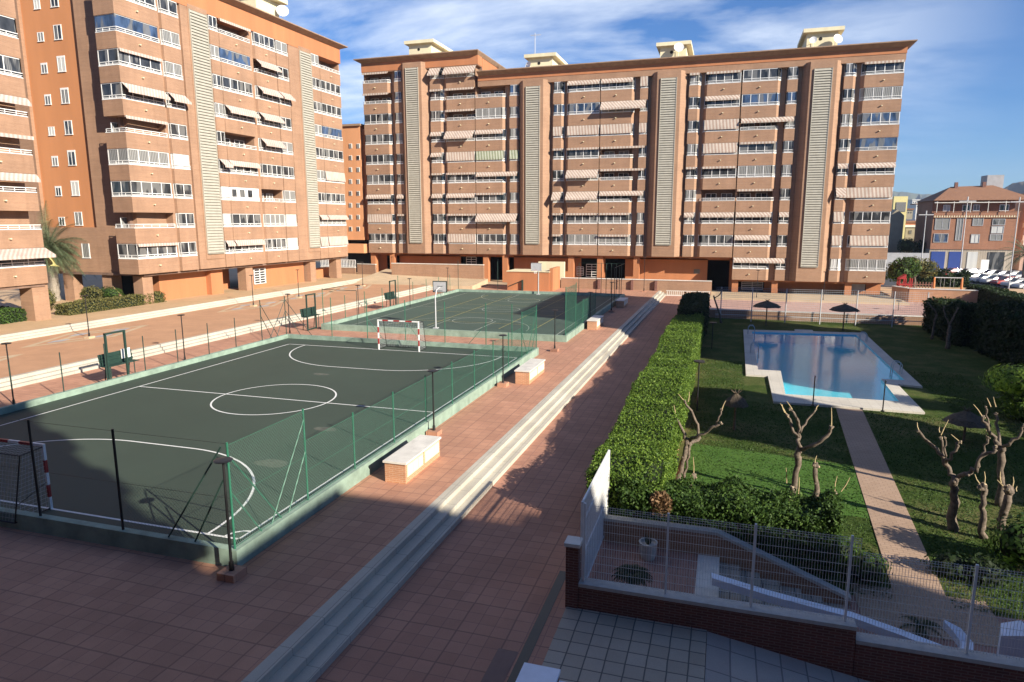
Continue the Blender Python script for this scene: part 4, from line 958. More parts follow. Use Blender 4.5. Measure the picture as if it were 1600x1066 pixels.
for (px, py, lb_) in ((139.5, 526, 'lamp post on the paving diamond in front of the clipped hedge by the palm'), (396, 477, 'lamp post in front of the dark doorway of the left block'), (467, 464, 'lamp post in front of the plain orange ground floor of the left block'), (567, 446, 'lamp post on the plaza before the white railing at the gap'), (613, 433, 'lamp post at the left end of the long brick wall')):
    lamp(*G(px, py, .42)[:2], .45, lb_, .15, 3.0)
lamp(*G(1006, 456, -.2)[:2], -.1, 'lamp post in front of the far brick wall, near the top of the white steps', .1, 4.4)
def _drop_proto():
    for o in list(protoL.children)+[protoL]: bpy.data.objects.remove(o, do_unlink=True)
# ------------------------------------------------------------------ marble topped brick benches
def brick_bench(x0, x1, y0, y1, label):
    t = thing('brick_bench', label, 'bench', ((x0+x1)/2, (y0+y1)/2, -.2), 'marble topped brick benches along the court'); z = -.2
    b = MB(); b.box(x0, x1, y0, y1, z, z+.72); part('base', b, 'warm_brick', t)
    s = MB(); s.box(x0-.05, x1+.05, y0-.05, (y0+y1)/2-.004, z+.72, z+.79); s.box(x0-.05, x1+.05, (y0+y1)/2+.004, y1+.05, z+.72, z+.79); part('marble_top', s, 'white_stone', t)
    m = (y0+y1)/2
    for a, c in ((y0+.12, m-.08), (m+.08, y1-.12)):
        g = MB(); g.box(x1, x1+.02, a, c, z+.22, z+.66); pn = part('tiled_panel', g, 'cream_plaster', t); q = MB(); n = 3
        for i in range(n): q.box(x1+.02, x1+.03, a+.06+i*(c-a)/n, a+(i+1)*(c-a)/n-.06, z+.28, z+.60)
        part('relief', q, 'white_stone', pn)
brick_bench(19.15, 19.95, 5.55, 8.55, 'sunlit marble topped brick bench nearest the camera')
brick_bench(19.25, 20.05, 20.9, 24.3, 'marble topped brick bench half way along the near court')
brick_bench(19.35, 20.15, 41.3, 44.5, 'marble topped bench at the edge of the strip of shade')
brick_bench(19.45, 20.25, 56.5, 59.5, 'marble topped bench fully in shade by the far corner post')
# ------------------------------------------------------------------ far walls and kiosk
def wall(name, label, pts, z0, z1, mat, cap=None, th=.3, capw=.42):
    t = thing(name, label, 'wall', (sum(p[0] for p in pts)/len(pts), sum(p[1] for p in pts)/len(pts), z0 if not isinstance(z0, list) else min(z0)))
    m = MB(); c = MB()
    for i, (a, b) in enumerate(zip(pts[:-1], pts[1:])):
        d = (Vector(b)-Vector(a)).normalized(); n = Vector((-d.y, d.x))
        za = [z0]*len(pts) if not isinstance(z0, list) else z0; zb = [z1]*len(pts) if not isinstance(z1, list) else z1
        for mm, w, lo, hi in ((m, th/2, (za[i], za[i+1]), (zb[i], zb[i+1])), (c, capw/2, (zb[i], zb[i+1]), (zb[i]+.09, zb[i+1]+.09))):
            q = [(a[0]-n.x*w, a[1]-n.y*w), (b[0]-n.x*w, b[1]-n.y*w), (b[0]+n.x*w, b[1]+n.y*w), (a[0]+n.x*w, a[1]+n.y*w)]
            mm.prism(q, [lo[0], lo[1], lo[1], lo[0]], [hi[0], hi[1], hi[1], hi[0]])
    part('brickwork', m, mat, t)
    if cap: part('coping', c, cap, t)
    return t
wall('garden_wall', 'long orange brick wall with white coping at the far left end of the plaza', [(-16.7, 76), (-2.3, 76)], [.2, .2], [2.7, 2.7], 'brown_brick', 'white_stone')
wall('garden_wall', 'low brick wall with white coping right of the orange kiosk', [(8.9, 76), (22.6, 76), (28.7, 76)], -.8, 1.15, 'brown_brick', 'white_stone')
wall('garden_wall', 'short stepped brick wall beside the white railing at the gap', [(-24.2, 79.2), (-20.8, 78.7)], .5, 2.3, 'brown_brick', 'white_stone')
wall('garden_wall', 'low brick wall under the white railing right of the left block', [(-31, 79.6), (-24.6, 79.2)], .5, 1.7, 'brown_brick', 'white_stone')
t = thing('railing', 'white railing on the low wall in the gap between two blocks', 'railing', (-28, 79.4, 1.8)); m = MB()
for i in range(24): a = i/23; m.box(-31+6.4*a-.03, -31+6.4*a+.03, 79.6-.4*a-.03, 79.6-.4*a+.03, 1.8, 2.9)
m.tube((-31, 79.6, 2.9), (-24.6, 79.2, 2.9), .05); m.tube((-31, 79.6, 1.95), (-24.6, 79.2, 1.95), .04); part('bars', m, 'white_paint', t)
t = thing('railing', 'low white railing along the foot of the wall beyond the white steps', 'railing', (25.5, 75.5, -.7)); m = MB()
for i in range(22): m.box(23.2+i*.25, 23.28+i*.25, 74.9, 75.0, -.7, -.1)
m.box(23.1, 28.6, 74.9, 75.0, -.12, -.04); m.box(23.1, 28.6, 74.7, 75.2, -.7, -.62); part('bars', m, 'white_stone', t)
for x in (14.2, 18.6, 21.7):
    solo('wall_lamp_pillar', MB().box(x-.16, x+.16, 75.5, 75.83, -.2, 1.1), 'dark_red_brick', {14.2: 'leftmost small dark pillar against the low far wall', 18.6: 'middle small dark pillar against the low far wall', 21.7: 'small dark pillar on the low far wall just left of the white steps'}[x], 'pillar', 'dark pillars on the far wall')
k = thing('kiosk', 'orange plastered kiosk with a flat top behind the basketball court', 'kiosk', (5.6, 73, -.2)); m = MB(); m.box(2.7, 8.4, 71.2, 75, -.25, 2.25); part('wall', m, 'orange_plaster', k)
m = MB(); m.box(2.6, 8.5, 71.1, 75.1, 2.25, 2.35); part('roof_slab', m, 'cream_plaster', k); m = MB(); m.box(8.42, 8.85, 71.4, 75.5, -.25, 2.75); part('side_buttress', m, 'orange_plaster', k)
m = MB(); m.tube((2.9, 71.0, .3), (4.8, 71.0, 1.1), .05); m.box(4.75, 4.95, 70.9, 71.1, -.2, 1.2); part('handrail', m, 'dark_green_metal', k)
solo('ramp_parapet', MB().box(5.5, 9.2, 76.6, 77, -.2, 3.3), 'cream_plaster', 'pale parapet with a dark slot showing above the kiosk', 'parapet')
# ------------------------------------------------------------------ garden with the pool
GZ = -1.6
deck = [(32.2, 53.5), (36.9, 54.0), (36.9, 55.0), (38.5, 55.1), (38.5, 54.2), (42.9, 54.7), (42.5, 32.7), (41.15, 33.0), (41.05, 26.1), (33.3, 26.2), (33.35, 33.1), (31.95, 33.1)]
pool = [(32.95, 52.3), (42.0, 53.2), (41.85, 34.3), (40.45, 34.3), (40.25, 28.3), (34.1, 28.2), (34.3, 35.0), (32.8, 35.0)]
X0, X1, Y0, Y1 = 28.6, 110, 4.9, 62.3
def ring_face(name, outer, inner, z, mat):
    """flat ring between two outlines, built with a bmesh fill so the hole stays open"""
    import bmesh
    bm = bmesh.new(); es = []
    for loop in (outer, inner):
        vs = [bm.verts.new((x, y, z)) for x, y in loop]
        for a, b in zip(vs, vs[1:]+vs[:1]): es.append(bm.edges.new((a, b)))
    bmesh.ops.triangle_fill(bm, use_beauty=True, use_dissolve=False, edges=es)
    me = bpy.data.meshes.new(name); bm.to_mesh(me); bm.free(); me.materials.append(MATS[mat]); o = bpy.data.objects.new(name, me); COL.objects.link(o); o['kind'] = 'structure'; return o
ring_face('lawn', [(X0, Y0), (X1, Y0), (X1, Y1), (X0, Y1)], deck, GZ, 'lawn_grass')
ring_face('pool_deck', deck, pool, GZ+.12, 'pool_deck_stone')
m = MB()
for P, z0, z1 in ((deck, GZ-.1, GZ+.12), ):
    for a, b in zip(P, P[1:]+P[:1]): m.quad((*a, z0), (*b, z0), (*b, z1), (*a, z1))
struct('pool_deck_edge', m, 'pool_deck_stone')
m = MB(); zb = GZ-.85
for a, b in zip(pool, pool[1:]+pool[:1]): m.quad((*a, zb), (*b, zb), (*b, GZ+.1195), (*a, GZ+.1195))
m.add([(*p, zb) for p in pool], [tuple(range(len(pool)))]); struct('pool_basin', m, 'pool_tile')
m = MB(); m.add([(*p, GZ+.02) for p in pool], [tuple(range(len(pool)))[::-1]]); struct('pool_water', m, 'pool_water')
# turf strip, lawn front
m = MB(); m.add([(28.9, 11.0, GZ+.012), (35.6, 10.6, GZ+.012), (36.45, 16.2, GZ+.012), (28.9, 17.4, GZ+.012)], [(0, 1, 2, 3)]); struct('turf', m, 'artificial_turf')
m = MB(); m.prism([(35.2, 4.2), (36.55, 4.2), (37.95, 26.06), (36.6, 26.06)], GZ-.1, GZ+.03); struct('garden_path', m, 'path_paving')
# short grass blades over the nearer lawn
rng = np.random.default_rng(5); n = 70000
gx = rng.uniform(28.9, 46, n); gy = 5+33*rng.uniform(0, 1, n)**1.25
px0 = 35.2+(gy-4.2)*(1.4/21.86)
keep = ~((gx > px0-.05) & (gx < px0+1.42)) & ~((gx > 31.8) & (gx < 42.7) & (gy > 26))
gx, gy = gx[keep], gy[keep]; P = np.stack([gx, gy, np.full_like(gx, GZ+.02)], 1)
bn = rng.normal(size=P.shape); bn[:, 2] *= .3
me = leafmesh(P, bn, .045, .7, .35, 3); me.materials.append(MATS['leaf_mid']); o = bpy.data.objects.new('grass', me); COL.objects.link(o); o['kind'] = 'stuff'; o['label'] = 'tufts of grass over the pool garden lawn'; o['category'] = 'grass'
# pool ladders, shower posts
def ladder(x, y, rot, label):
    t = thing('pool_ladder', label, 'pool ladder', (x, y, GZ+.12), 'pool ladders'); f = MB()
    for s in (-.25, .25):
        pts = [(0, s, 0), (0, s, .6), (.12, s, .78), (.4, s, .8), (.55, s, .6), (.6, s, -.4)]
        c, q = math.cos(rot), math.sin(rot); f.path([(x+a*c-b*q, y+a*q+b*c, GZ+.12+z) for a, b, z in pts], [.03]*6, 6)
    part('handrail', f, 'galvanised', t)
    r = MB()
    for z in (-.1, -.35): c, q = math.cos(rot), math.sin(rot); r.tube((x+.58*c+.25*q, y+.58*q-.25*c, GZ+z), (x+.58*c-.25*q, y+.58*q+.25*c, GZ+z), .025)
    part('step', r, 'galvanised', t)
ladder(32.55, 51.0, 0, 'steel pool ladder at the far left corner of the pool'); ladder(32.5, 41.5, 0, 'steel pool ladder half way along the left side of the pool'); ladder(42.2, 49.5, math.pi, 'steel pool ladder at the far right of the pool'); ladder(42.1, 36.6, math.pi, 'steel pool ladder on the right near the notch of the pool')
for (px, py, top, lb_) in ((1270, 634, 583, 'slim dark post on the near edge of the pool deck, left of the path'), (1379, 643, 592, 'slim dark post on the near edge of the pool deck, right of the path')):
    c = G(px, py, GZ+.12); m = MB(); m.tube(c, c+Vector((0, 0, 1.75)), .035, .03, 8); m.tube(c, c+Vector((0, 0, .05)), .1, .1, 10); m.tube(c+Vector((0, 0, 1.7)), c+Vector((0, -.2, 1.72)), .03); solo('shower_post', m, 'black_metal', lb_, 'post', 'dark posts on the pool deck')
# ------------------------------------------------------------------ hedges
def h1(x, y): return 1.15+.16*np.sin(y*.42+.5)+.10*np.sin(y*1.13)+.05*np.sin(y*2.7+x)
hedge('clipped_hedge', 'long bright green clipped hedge between the walkway and the pool garden', 'hedge', 26.45, 28.65, 5.0, 43.6, -.9, h1, 600, .045, 'leaf_bright', .13, 3)
hedge('clipped_hedge', 'far dark part of the long hedge in shade, taller with a rounded end', 'hedge', 26.6, 28.7, 44.0, 57.0, -1.2, lambda x, y: 1.5+.25*np.sin((y-44)*.33)+.02*(y-44), 130, .10, 'leaf_dark', .2, 4)  # darker leaf material puts the shade on this end into its colour
hedge('cypress_hedge', 'loose dark green hedge behind the patio fence, with a brown dead patch', 'hedge', 27.6, 33.7, 4.75, 6.5, -1.2, lambda x, y: .78+.10*np.sin(x*2.1)+.08*np.sin(x*4.3+1)-.07*(x-27.6)/6*2, 1100, .05, 'leaf_mid', .22, 5)
c = A(1033, 783, 4.75); rg = np.random.default_rng(8); _a = rg.uniform(0, 6.283, 700); _r2 = rg.uniform(0, 1, 700)**.8; P = np.array([c.x, 4.66, c.z-.05])+np.stack([np.cos(_a)*_r2*.33, rg.normal(size=700)*.05, np.sin(_a)*_r2*.40], 1); me = leafmesh(P, np.tile([0, -1., 0], (700, 1)), .07, .4, .4, 2)
me.materials.append(MATS['leaf_dry']); o = bpy.data.objects.new('dry_shrub', me); COL.objects.link(o); o['label'] = 'dead brown patch of foliage in front of the loose hedge'; o['category'] = 'shrub'
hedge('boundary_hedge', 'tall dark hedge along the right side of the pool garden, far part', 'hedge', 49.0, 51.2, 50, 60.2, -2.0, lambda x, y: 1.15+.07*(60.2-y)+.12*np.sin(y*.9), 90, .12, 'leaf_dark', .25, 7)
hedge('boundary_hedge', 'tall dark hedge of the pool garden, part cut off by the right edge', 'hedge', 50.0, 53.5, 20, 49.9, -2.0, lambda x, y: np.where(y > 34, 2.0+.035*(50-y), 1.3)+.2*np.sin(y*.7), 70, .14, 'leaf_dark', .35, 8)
hedge('street_hedge', 'clipped dark hedge between the far promenade and the parked cars', 'hedge', 58.3, 60.5, 50, 80.5, -1.2, lambda x, y: 1.15+.06*np.sin(y*.7), 70, .12, 'leaf_dark', .12, 9)
hedge('ivy_hedge', 'dark bushy hedge behind the playground', 'hedge', 55.5, 63.5, 97, 99.5, -1.5, lambda x, y: 1.3+.35*np.sin(x*1.9), 60, .16, 'leaf_dark', .4, 10)
hedge('clipped_hedge', 'brownish clipped hedge in front of the palm tree', 'hedge', -25.9, -24.2, 29.8, 40.6, .75, lambda x, y: 1.75+.05*np.sin(y), 130, .085, 'leaf_olive', .1, 11)
hedge('clipped_hedge', 'dark clipped hedge in shade under the nearest left block', 'hedge', -29, -24.8, 22, 27.0, .75, lambda x, y: 1.7+.05*np.sin(y), 110, .085, 'leaf_mid', .1, 12)
t = thing('shrub', 'rounded green shrub behind the brownish hedge', 'shrub', (-29, 39, .8)); blobcrown('foliage', [(-28.5, 38.0, 1.8, 1.4, .9, .7), (-30.5, 37.6, 1.7, 1.0, .8, .6)], 90, .08, 'leaf_mid', t, 21)
t = thing('shrub', 'pale tall grassy shrub at the foot of the palm', 'shrub', (-28.7, 32.6, .8)); blobcrown('foliage', [(-29.0, 31.8, 1.9, .8, .6, 1.1), (-27.2, 34.8, 2.1, 1.3, .6, .8)], 80, .09, 'leaf_olive', t, 22)
def shrub(label, blobs, mat, seed, dens=90, size=.07, name='shrub', stem=True):
    c = blobs[0]; t = thing(name, label, 'shrub', (c[0], c[1], c[2]-c[5])); blobcrown('foliage', blobs, dens, size, mat, t, seed)
    if stem: m = MB(); m.tube((c[0], c[1], c[2]-c[5]-.3), (c[0], c[1], c[2]), .05); part('stem', m, 'bark', t)
def gb_(px, py, z=GZ): return G(px, py, z)
c = gb_(1350, 905); shrub('low dark rounded shrub with pale leaf tips left of the path end', [(c.x, c.y, GZ+.35, .75, .6, .55), (c.x-.6, c.y+.3, GZ+.5, .5, .5, .6)], 'leaf_mid', 31)
c = gb_(1490, 905); shrub('low dark shrub right of the path end', [(c.x, c.y+.2, GZ+.3, .8, .5, .45), (c.x+.8, c.y, GZ+.35, .6, .5, .5)], 'leaf_dark', 32)
c = gb_(1590, 895); shrub('pale green leafy bush at the right edge under the pruned trees', [(c.x, c.y, GZ+.9, .9, .7, .9), (c.x+.9, c.y, GZ+1.1, .9, .8, 1.0)], 'leaf_mid', 33, 120, .08)
c = A(1585, 573, 25.5); shrub('feathery conifer whose top alone is sunlit, at the right edge', [(c.x+1.0, 26.5, .5, 2.0, 1.3, .9), (c.x+1.4, 26.5, -.6, 1.5, 1.2, 1.1)], 'leaf_bright', 34, 120, .10, 'conifer')
c = gb_(1560, 640); shrub('dark bush in the shade at the right of the lawn', [(c.x+1.0, c.y, GZ+.8, 1.0, 1.0, 1.1)], 'leaf_dark', 35, 60, .1)
# ------------------------------------------------------------------ patio: near brick wall, fences, gate, stairs
wn = wall('boundary_wall', 'dark brick boundary wall with white coping, below the wire fence in the foreground', [(27.15, .65), (33.42, .65)], -3.0, -.09, 'dark_red_brick', 'pot_concrete', .3, .36)
w2 = wall('boundary_wall', 'lower right length of the dark brick foreground wall', [(33.43, .65), (46, .65)], -3.2, -.40, 'dark_red_brick', 'pot_concrete', .3, .36)
p = thing('gate_pier', 'dark brick pier with a flat cap at the left end of the foreground wall', 'pier', (27.0, .65, -.7)); m = MB(); m.box(26.82, 27.14, .48, .84, -.72, .95); part('brickwork', m, 'dark_red_brick', p)
m = MB(); m.box(26.78, 27.18, .44, .88, .95, 1.04); part('cap', m, 'white_stone', p)
wall('retaining_wall', 'brick retaining wall with white coping at the back of the patio, sloping down to the garden', [(27.1, 4.4), (30.4, 4.4), (34.0, 4.4)], -2.2, [-.02, -.02, -1.45], 'brown_brick', 'pot_concrete', .25, .30)
def wirefence(label, x0, x1, y, z0, z1, postx, open_=.06, group='wire mesh fence panels'):
    t = thing('wire_fence', label, 'fence', ((x0+x1)/2, y, z0), group)
    for x in postx: b = MB(); b.box(x-.025, x+.025, y-.025, y+.025, z0, z1+.03); part('post', b, 'white_paint', t)
    m = MB(); r = .0036; x = x0
    while x < x1:
        m.box(x-r, x+r, y-.002, y+.002, z0+.04, z1); x += open_
    H = z1-z0; zs = [z0+.08+i*(H-.1)/9 for i in range(10)]
    for z in zs: m.box(x0, x1, y-.006, y-.002, z-r, z+r)
    for z in (z1-.12, z1-.06): m.box(x0, x1, y-.03, y-.026, z-r, z+r)
    part('wire_mesh', m, 'white_paint', t)
wirefence('white wire mesh fence on the foreground wall, left length above the patio', 27.15, 33.4, .65, 0, 2.03, [27.25, 29.25, 31.2, 33.2])
wirefence('white wire mesh fence on the lower right length of the foreground wall', 33.45, 45.5, .65, -.31, 1.72, [35.6, 37.9, 40.2, 42.5])
g = thing('patio_gate', 'tall white metal gate standing edge on beside the brick pier', 'gate', (27.1, 3, -.7)); m = MB(); gx = 27.12
for y0_, y1_ in ((.95, 1.05), (5.0, 5.06)): m.box(gx-.03, gx+.03, y0_, y1_, -.65, 1.95)
for z in (-.55, .45, 1.35, 1.9): m.box(gx-.025, gx+.025, 1.0, 5.0, z, z+.05)
part('gate_frame', m, 'white_paint', g); m = MB()
for i in range(66): y = 1.05+i*.06; m.box(gx-.01, gx+.01, y-.008, y+.008, -.6, 1.92)
for i in range(18): z = -.55+i*.14; m.box(gx-.006, gx+.006, 1.05, 5.0, z-.006, z+.006)
part('bars', m, 'white_paint', g); m = MB(); m.box(gx-.005, gx+.005, 1.05, 5.0, -.55, .42); part('kick_plate', m, 'white_paint', g)
struct('patio', MB().box(28.58, 29.9, .8, 4.3, -1.9, -.7), 'patio_paving')
struct('patio_floor', MB().box(27.0, 28.6, .8, 4.3, -.71, -.694), 'patio_paving')
struct('patio_kerb', MB().box(29.9, 30.5, .8, 4.3, -2, -.68), 'white_stone')
for i in range(6): struct('patio_steps', MB().box(30.5+i*.55, 31.05+i*.55, 2.2, 4.25, -3, -.83-i*.15), 'grey_slabs')
struct('patio_ramp', MB().prism([(30.5, .8), (36, .8), (36, 2.0), (30.5, 2.0)], -3, [-.70, -1.6, -1.6, -.70]), 'ramp_slabs')
struct('garden_pavement', MB().box(33.8, 60, .8, 4.9, -2.4, GZ+.01), 'patio_paving')
struct('garden_pavement', MB().box(34.2, 37.6, 3.3, 5.6, -2.4, GZ+.02), 'path_paving')
# white curling ramp parapet
m = MB(); P = []
for (px, py, z) in ((1112, 899, -.12), (1200, 926, -.42), (1290, 950, -.72), (1330, 960, -.86), (1400, 985, -1.02), (1460, 1008, -1.15), (1492, 1020, -1.2)): P.append((G(px, py, z), z))
e = P[-1][0]; P += [(Vector((e.x+.28, e.y+.12, -1.2)), -1.18), (Vector((e.x+.36, e.y+.42, -1.2)), -1.12), (Vector((e.x+.22, e.y+.72, -1.2)), -1.0), (Vector((e.x-.02, e.y+.88, -1.2)), -.9)]
for i in range(len(P)):
    pass
L_, Rr = [], []
for i, (p_, z) in enumerate(P):
    a = P[max(i-1, 0)][0]; b = P[min(i+1, len(P)-1)][0]; d = Vector((b.x-a.x, b.y-a.y)).normalized(); nn = Vector((-d.y, d.x)); w = .14 if i < len(P)-1 else .04
    L_.append((p_.x-nn.x*w, p_.y-nn.y*w, z)); Rr.append((p_.x+nn.x*w, p_.y+nn.y*w, z))
n = len(P); m.add(L_+Rr+[(x, y, z-.2) for x, y, z in L_]+[(x, y, z-.2) for x, y, z in Rr],
    [(i, i+1, n+i+1, n+i) for i in range(n-1)]+[(2*n+i, 2*n+i+1, i+1, i) for i in range(n-1)]+[(n+i, n+i+1, 3*n+i+1, 3*n+i) for i in range(n-1)]+[(0, n, 3*n, 2*n), (n-1, 3*n-1, 4*n-1, 2*n-1)])
solo('ramp_parapet', m, 'slide_white', 'smooth white parapet curling round at its foot behind the wire fence', 'parapet')
m = MB(); a = G(1120, 908, -.4); b = G(1300, 965, -.9); m.tube(a, b, .03); m.tube(b, G(1330, 985, -1.1), .03); solo('handrail', m, 'white_paint', 'thin white handrail on the near side of the curling parapet', 'handrail')
c = G(1590, 1010, -.9); solo('garden_pedestal', MB().prism([(c.x-.35, c.y), (c.x+.3, c.y-.05), (c.x+.2, c.y+.5), (c.x-.2, c.y+.5)], -2, [-.7, -.55, -.5, -.65]), 'slide_white', 'white slab behind the fence at the lower right corner', 'slab')
# planter and cycads
c = G(1012, 872, -.69); t = thing('planter', 'white fluted round planter in front of the patio wall', 'planter', (c.x, c.y, -.7)); m = MB(); n = 24
vs = []; prof = [(0, .19), (.1, .22), (.45, .25), (.5, .27), (.5, .22), (.44, .2)]
for z, r in prof:
    for i in range(n): rr = r*(1-.04*(i % 2) if z in (.1, .45) else 1); vs.append((c.x+rr*math.cos(2*math.pi*i/n), c.y+rr*math.sin(2*math.pi*i/n), -.69+z))
fs = [(j*n+i, j*n+(i+1) % n, (j+1)*n+(i+1) % n, (j+1)*n+i) for j in range(5) for i in range(n)]+[tuple(range(5*n, 6*n))]; m.add(vs, fs); part('pot', m, 'pot_concrete', t)
m = MB()
for i in range(16):
    a = i*2.4; p0 = Vector((c.x+.06*math.cos(a), c.y+.06*math.sin(a), -.25)); p1 = p0+Vector((math.cos(a)*.12, math.sin(a)*.12, .3+.1*random.random())); s = Vector((-math.sin(a), math.cos(a), 0))*.02; m.add([p0-s, p0+s, p1], [(0, 1, 2)])
part('plant', m, 'leaf_dark', t)
def cycad(x, y, z, r, n, label, sr=.09, mat='leaf_dark'):
    t = thing('cycad', label, 'plant', (x, y, z)); s = MB(); s.tube((x, y, z-.1), (x, y, z+.3), sr+.02, sr, 8); part('trunk', s, 'palm_bark', t); f = MB()
    for i in range(n):
        a = i*2.399; up = random.uniform(.5, 1.2); d = Vector((math.cos(a), math.sin(a), 0)); pr = None
        for k in range(13):
            u = k/12; p_ = Vector((x, y, z+.3))+d*r*u+Vector((0, 0, r*(up*u-(.5+up*.55)*u*u)))
            if pr is not None:
                tan = (p_-pr).normalized(); sd = tan.cross(Vector((0, 0, 1))).normalized(); ln = r*.30*math.sin(math.pi*min(1, .12+u*.85))
                f.tube(pr, p_, .008, n=3, cap=False)
                for sgn in (-1, 1):
                    for q in (0, .5):
                        b0 = pr.lerp(p_, q); tip = b0+sd*sgn*ln+tan*ln*.35-Vector((0, 0, ln*.15)); f.add([b0-tan*.012, b0+tan*.012, tip], [(0, 1, 2)])
            pr = p_
    part('fronds', f, mat, t)
cycad(28.35, 1.4, -.38, .52, 44, 'dark cycad with arching fronds on the patio behind the fence')
c = G(1440, 1000, -1.5); cycad(c.x, c.y+.2, -1.6, .55, 9, 'small dark cycad beside the curling parapet')
# foreground beige slabs beyond the wall
struct('service_pavement', MB().prism([(26.85, -16), (30.25, -16), (30.25, .5), (26.85, .5)], -2, -.685), 'grey_slabs')
struct('service_ramp', MB().prism([(30.26, -16), (46, -16), (46, .5), (30.26, .5)], -6, [-.72, -3.2, -3.2, -.72]), 'ramp_slabs')
m = MB(); c = G(852, 1062, -.1); m.box(c.x-.5, c.x+.22, c.y-1.2, c.y+.28, -.7, -.1)
t = thing('low_wall', 'corner of a low brick wall with pale blue coping at the bottom edge', 'wall', (c.x, c.y, -.7)); part('brickwork', m, 'dark_red_brick', t); m = MB(); m.box(c.x-.52, c.x+.24, c.y-1.2, c.y+.30, -.1, -.03); m.box(c.x+.26, c.x+.5, c.y-1.2, c.y+.1, -.2, -.13); part('coping', m, 'slide_white', t)
# ------------------------------------------------------------------ far end of the garden
wall('retaining_wall', 'long low brick retaining wall behind the pool garden, partly sunlit', [(28.9, 62.05), (51, 62.05)], -1.8, -.72, 'brown_brick', 'white_stone', .22, .3)
t = thing('wire_fence', 'tall grey wire fence across the far end of the pool garden', 'fence', (39, 60.0, GZ))
for x in (30.0, 33.1, 36.4, 39.7, 43.0, 46.3, 49.2): b = MB(); b.tube((x, 60, GZ), (x, 60, 1.95), .055, .05, 8); part('post', b, 'galvanised', t)
m = MB(); z = -1.3
while z < 1.9: m.box(29.5, 49.6, 59.995, 60.005, z-.009, z+.009); z += .2
for i in range(100): x = 29.5+i*.2; m.box(x-.005, x+.005, 59.996, 60.004, -1.4, 1.9)
m.box(29.5, 49.6, 59.98, 60.02, -.98, -.92); part('wire_mesh', m, 'galvanised', t)
for (px, py, lb_) in ((1146, 490, 'leftmost of the small white floodlights by the far garden wall'), (1196, 491, 'small white floodlight beneath the left thatched umbrella'), (1246, 493, 'third small white floodlight from the left by the far wall'), (1302, 496, 'brightest small white floodlight, just left of the right umbrella'), (1350, 497, 'small white floodlight right of the right umbrella'), (1406, 498, 'rightmost of the small white floodlights by the far wall')):
    c = G(px, py, GZ+.45); solo('floodlight', MB().box(c.x-.3, c.x+.3, c.y-.1, c.y+.1, GZ+.3, GZ+.62).box(c.x-.04, c.x+.04, c.y-.05, c.y+.05, GZ, GZ+.3), 'white_paint', lb_, 'floodlight', 'white floodlights by the far garden wall')
def umbrella(x, y, label, h=2.35, r=1.35, z=GZ):
    t = thing('thatched_umbrella', label, 'umbrella', (x, y, z), 'thatched umbrellas'); p = MB(); p.tube((x, y, z), (x, y, z+h), .06, .05, 8); part('pole', p, 'bark', t); m = MB(); n = 26; vs = [(x, y, z+h+.22)]
    for rr, zz in ((.35, h+.02), (.75, h-.18), (1, h-.42)):
        for i in range(n): k = rr*(1+random.uniform(-.06, .06)); vs.append((x+r*k*math.cos(2*math.pi*i/n), y+r*k*math.sin(2*math.pi*i/n), z+zz+random.uniform(-.03, .03)))
    fs = [(0, 1+i, 1+(i+1) % n) for i in range(n)]
    for j in range(2): fs += [(1+j*n+i, 1+(j+1)*n+i, 1+(j+1)*n+(i+1) % n, 1+j*n+(i+1) % n) for i in range(n)]
    m.add(vs, fs); part('canopy', m, 'thatch', t); s = MB()
    for i in range(7): a = i*.9; s.tube((x, y, z+h+.12), (x+.28*math.cos(a), y+.28*math.sin(a), z+h+.34), .035, .01, 5)
    part('finial', s, 'thatch', t)
c = G(1193, 499, GZ); umbrella(c.x, 57.5, 'thatched umbrella at the far left of the pool garden'); c = A(1320, 480, 56.5); umbrella(c.x, 56.5, 'thatched umbrella at the far right of the pool garden')
c = G(1147, 672, GZ); umbrella(c.x, c.y, 'thatched umbrella in shade on the lawn left of the pool', 1.75, .62); c = A(1505, 645, 22); umbrella(c.x, 21.5, 'thatched umbrella in deep shade on the right of the lawn', 1.35, .95)
def glamp(px, py, top, label, w=1):
    c = G(px, py, GZ); h = 2.9
    t = thing('garden_lamp', label, 'lamp post', (c.x, c.y, GZ), 'garden lamp posts'); zt = min(np.arange(.5, 6, .02), key=lambda k: abs((lambda P: 533-FPX*((P-CAMP).dot(cU))/((P-CAMP).dot(cF)))(c+Vector((0, 0, k)))-top))
    m = MB(); m.tube(c, c+Vector((0, 0, zt)), .04, .035, 8); part('pole', m, 'black_metal', t); m = MB(); m.prism([(c.x+.3*math.cos(i*.5236), c.y+.3*math.sin(i*.5236)) for i in range(12)], GZ+zt, GZ+zt+.07); part('lamp_head', m, 'black_metal', t)
glamp(1089, 642, 566, 'garden lamp beside the right flank of the bright hedge')
glamp(1047, 760, 718, 'garden lamp with a broad head among the pruned trunks behind the loose hedge')
glamp(1402, 498, 471, 'garden lamp near the far right corner of the garden')
glamp(1112, 545, 505, 'garden lamp in shade close to the dark part of the hedge')
c = G(1165, 452, -.6); m = MB()
lamp(*G(1182, 466, -.6)[:2], -.6, 'lamp post on the far promenade in front of the low apartments', None, 3.4); lamp(*G(1286, 470, -.6)[:2], -.6, 'lamp post on the far promenade behind the right umbrella', None, 3.4)
_drop_proto()
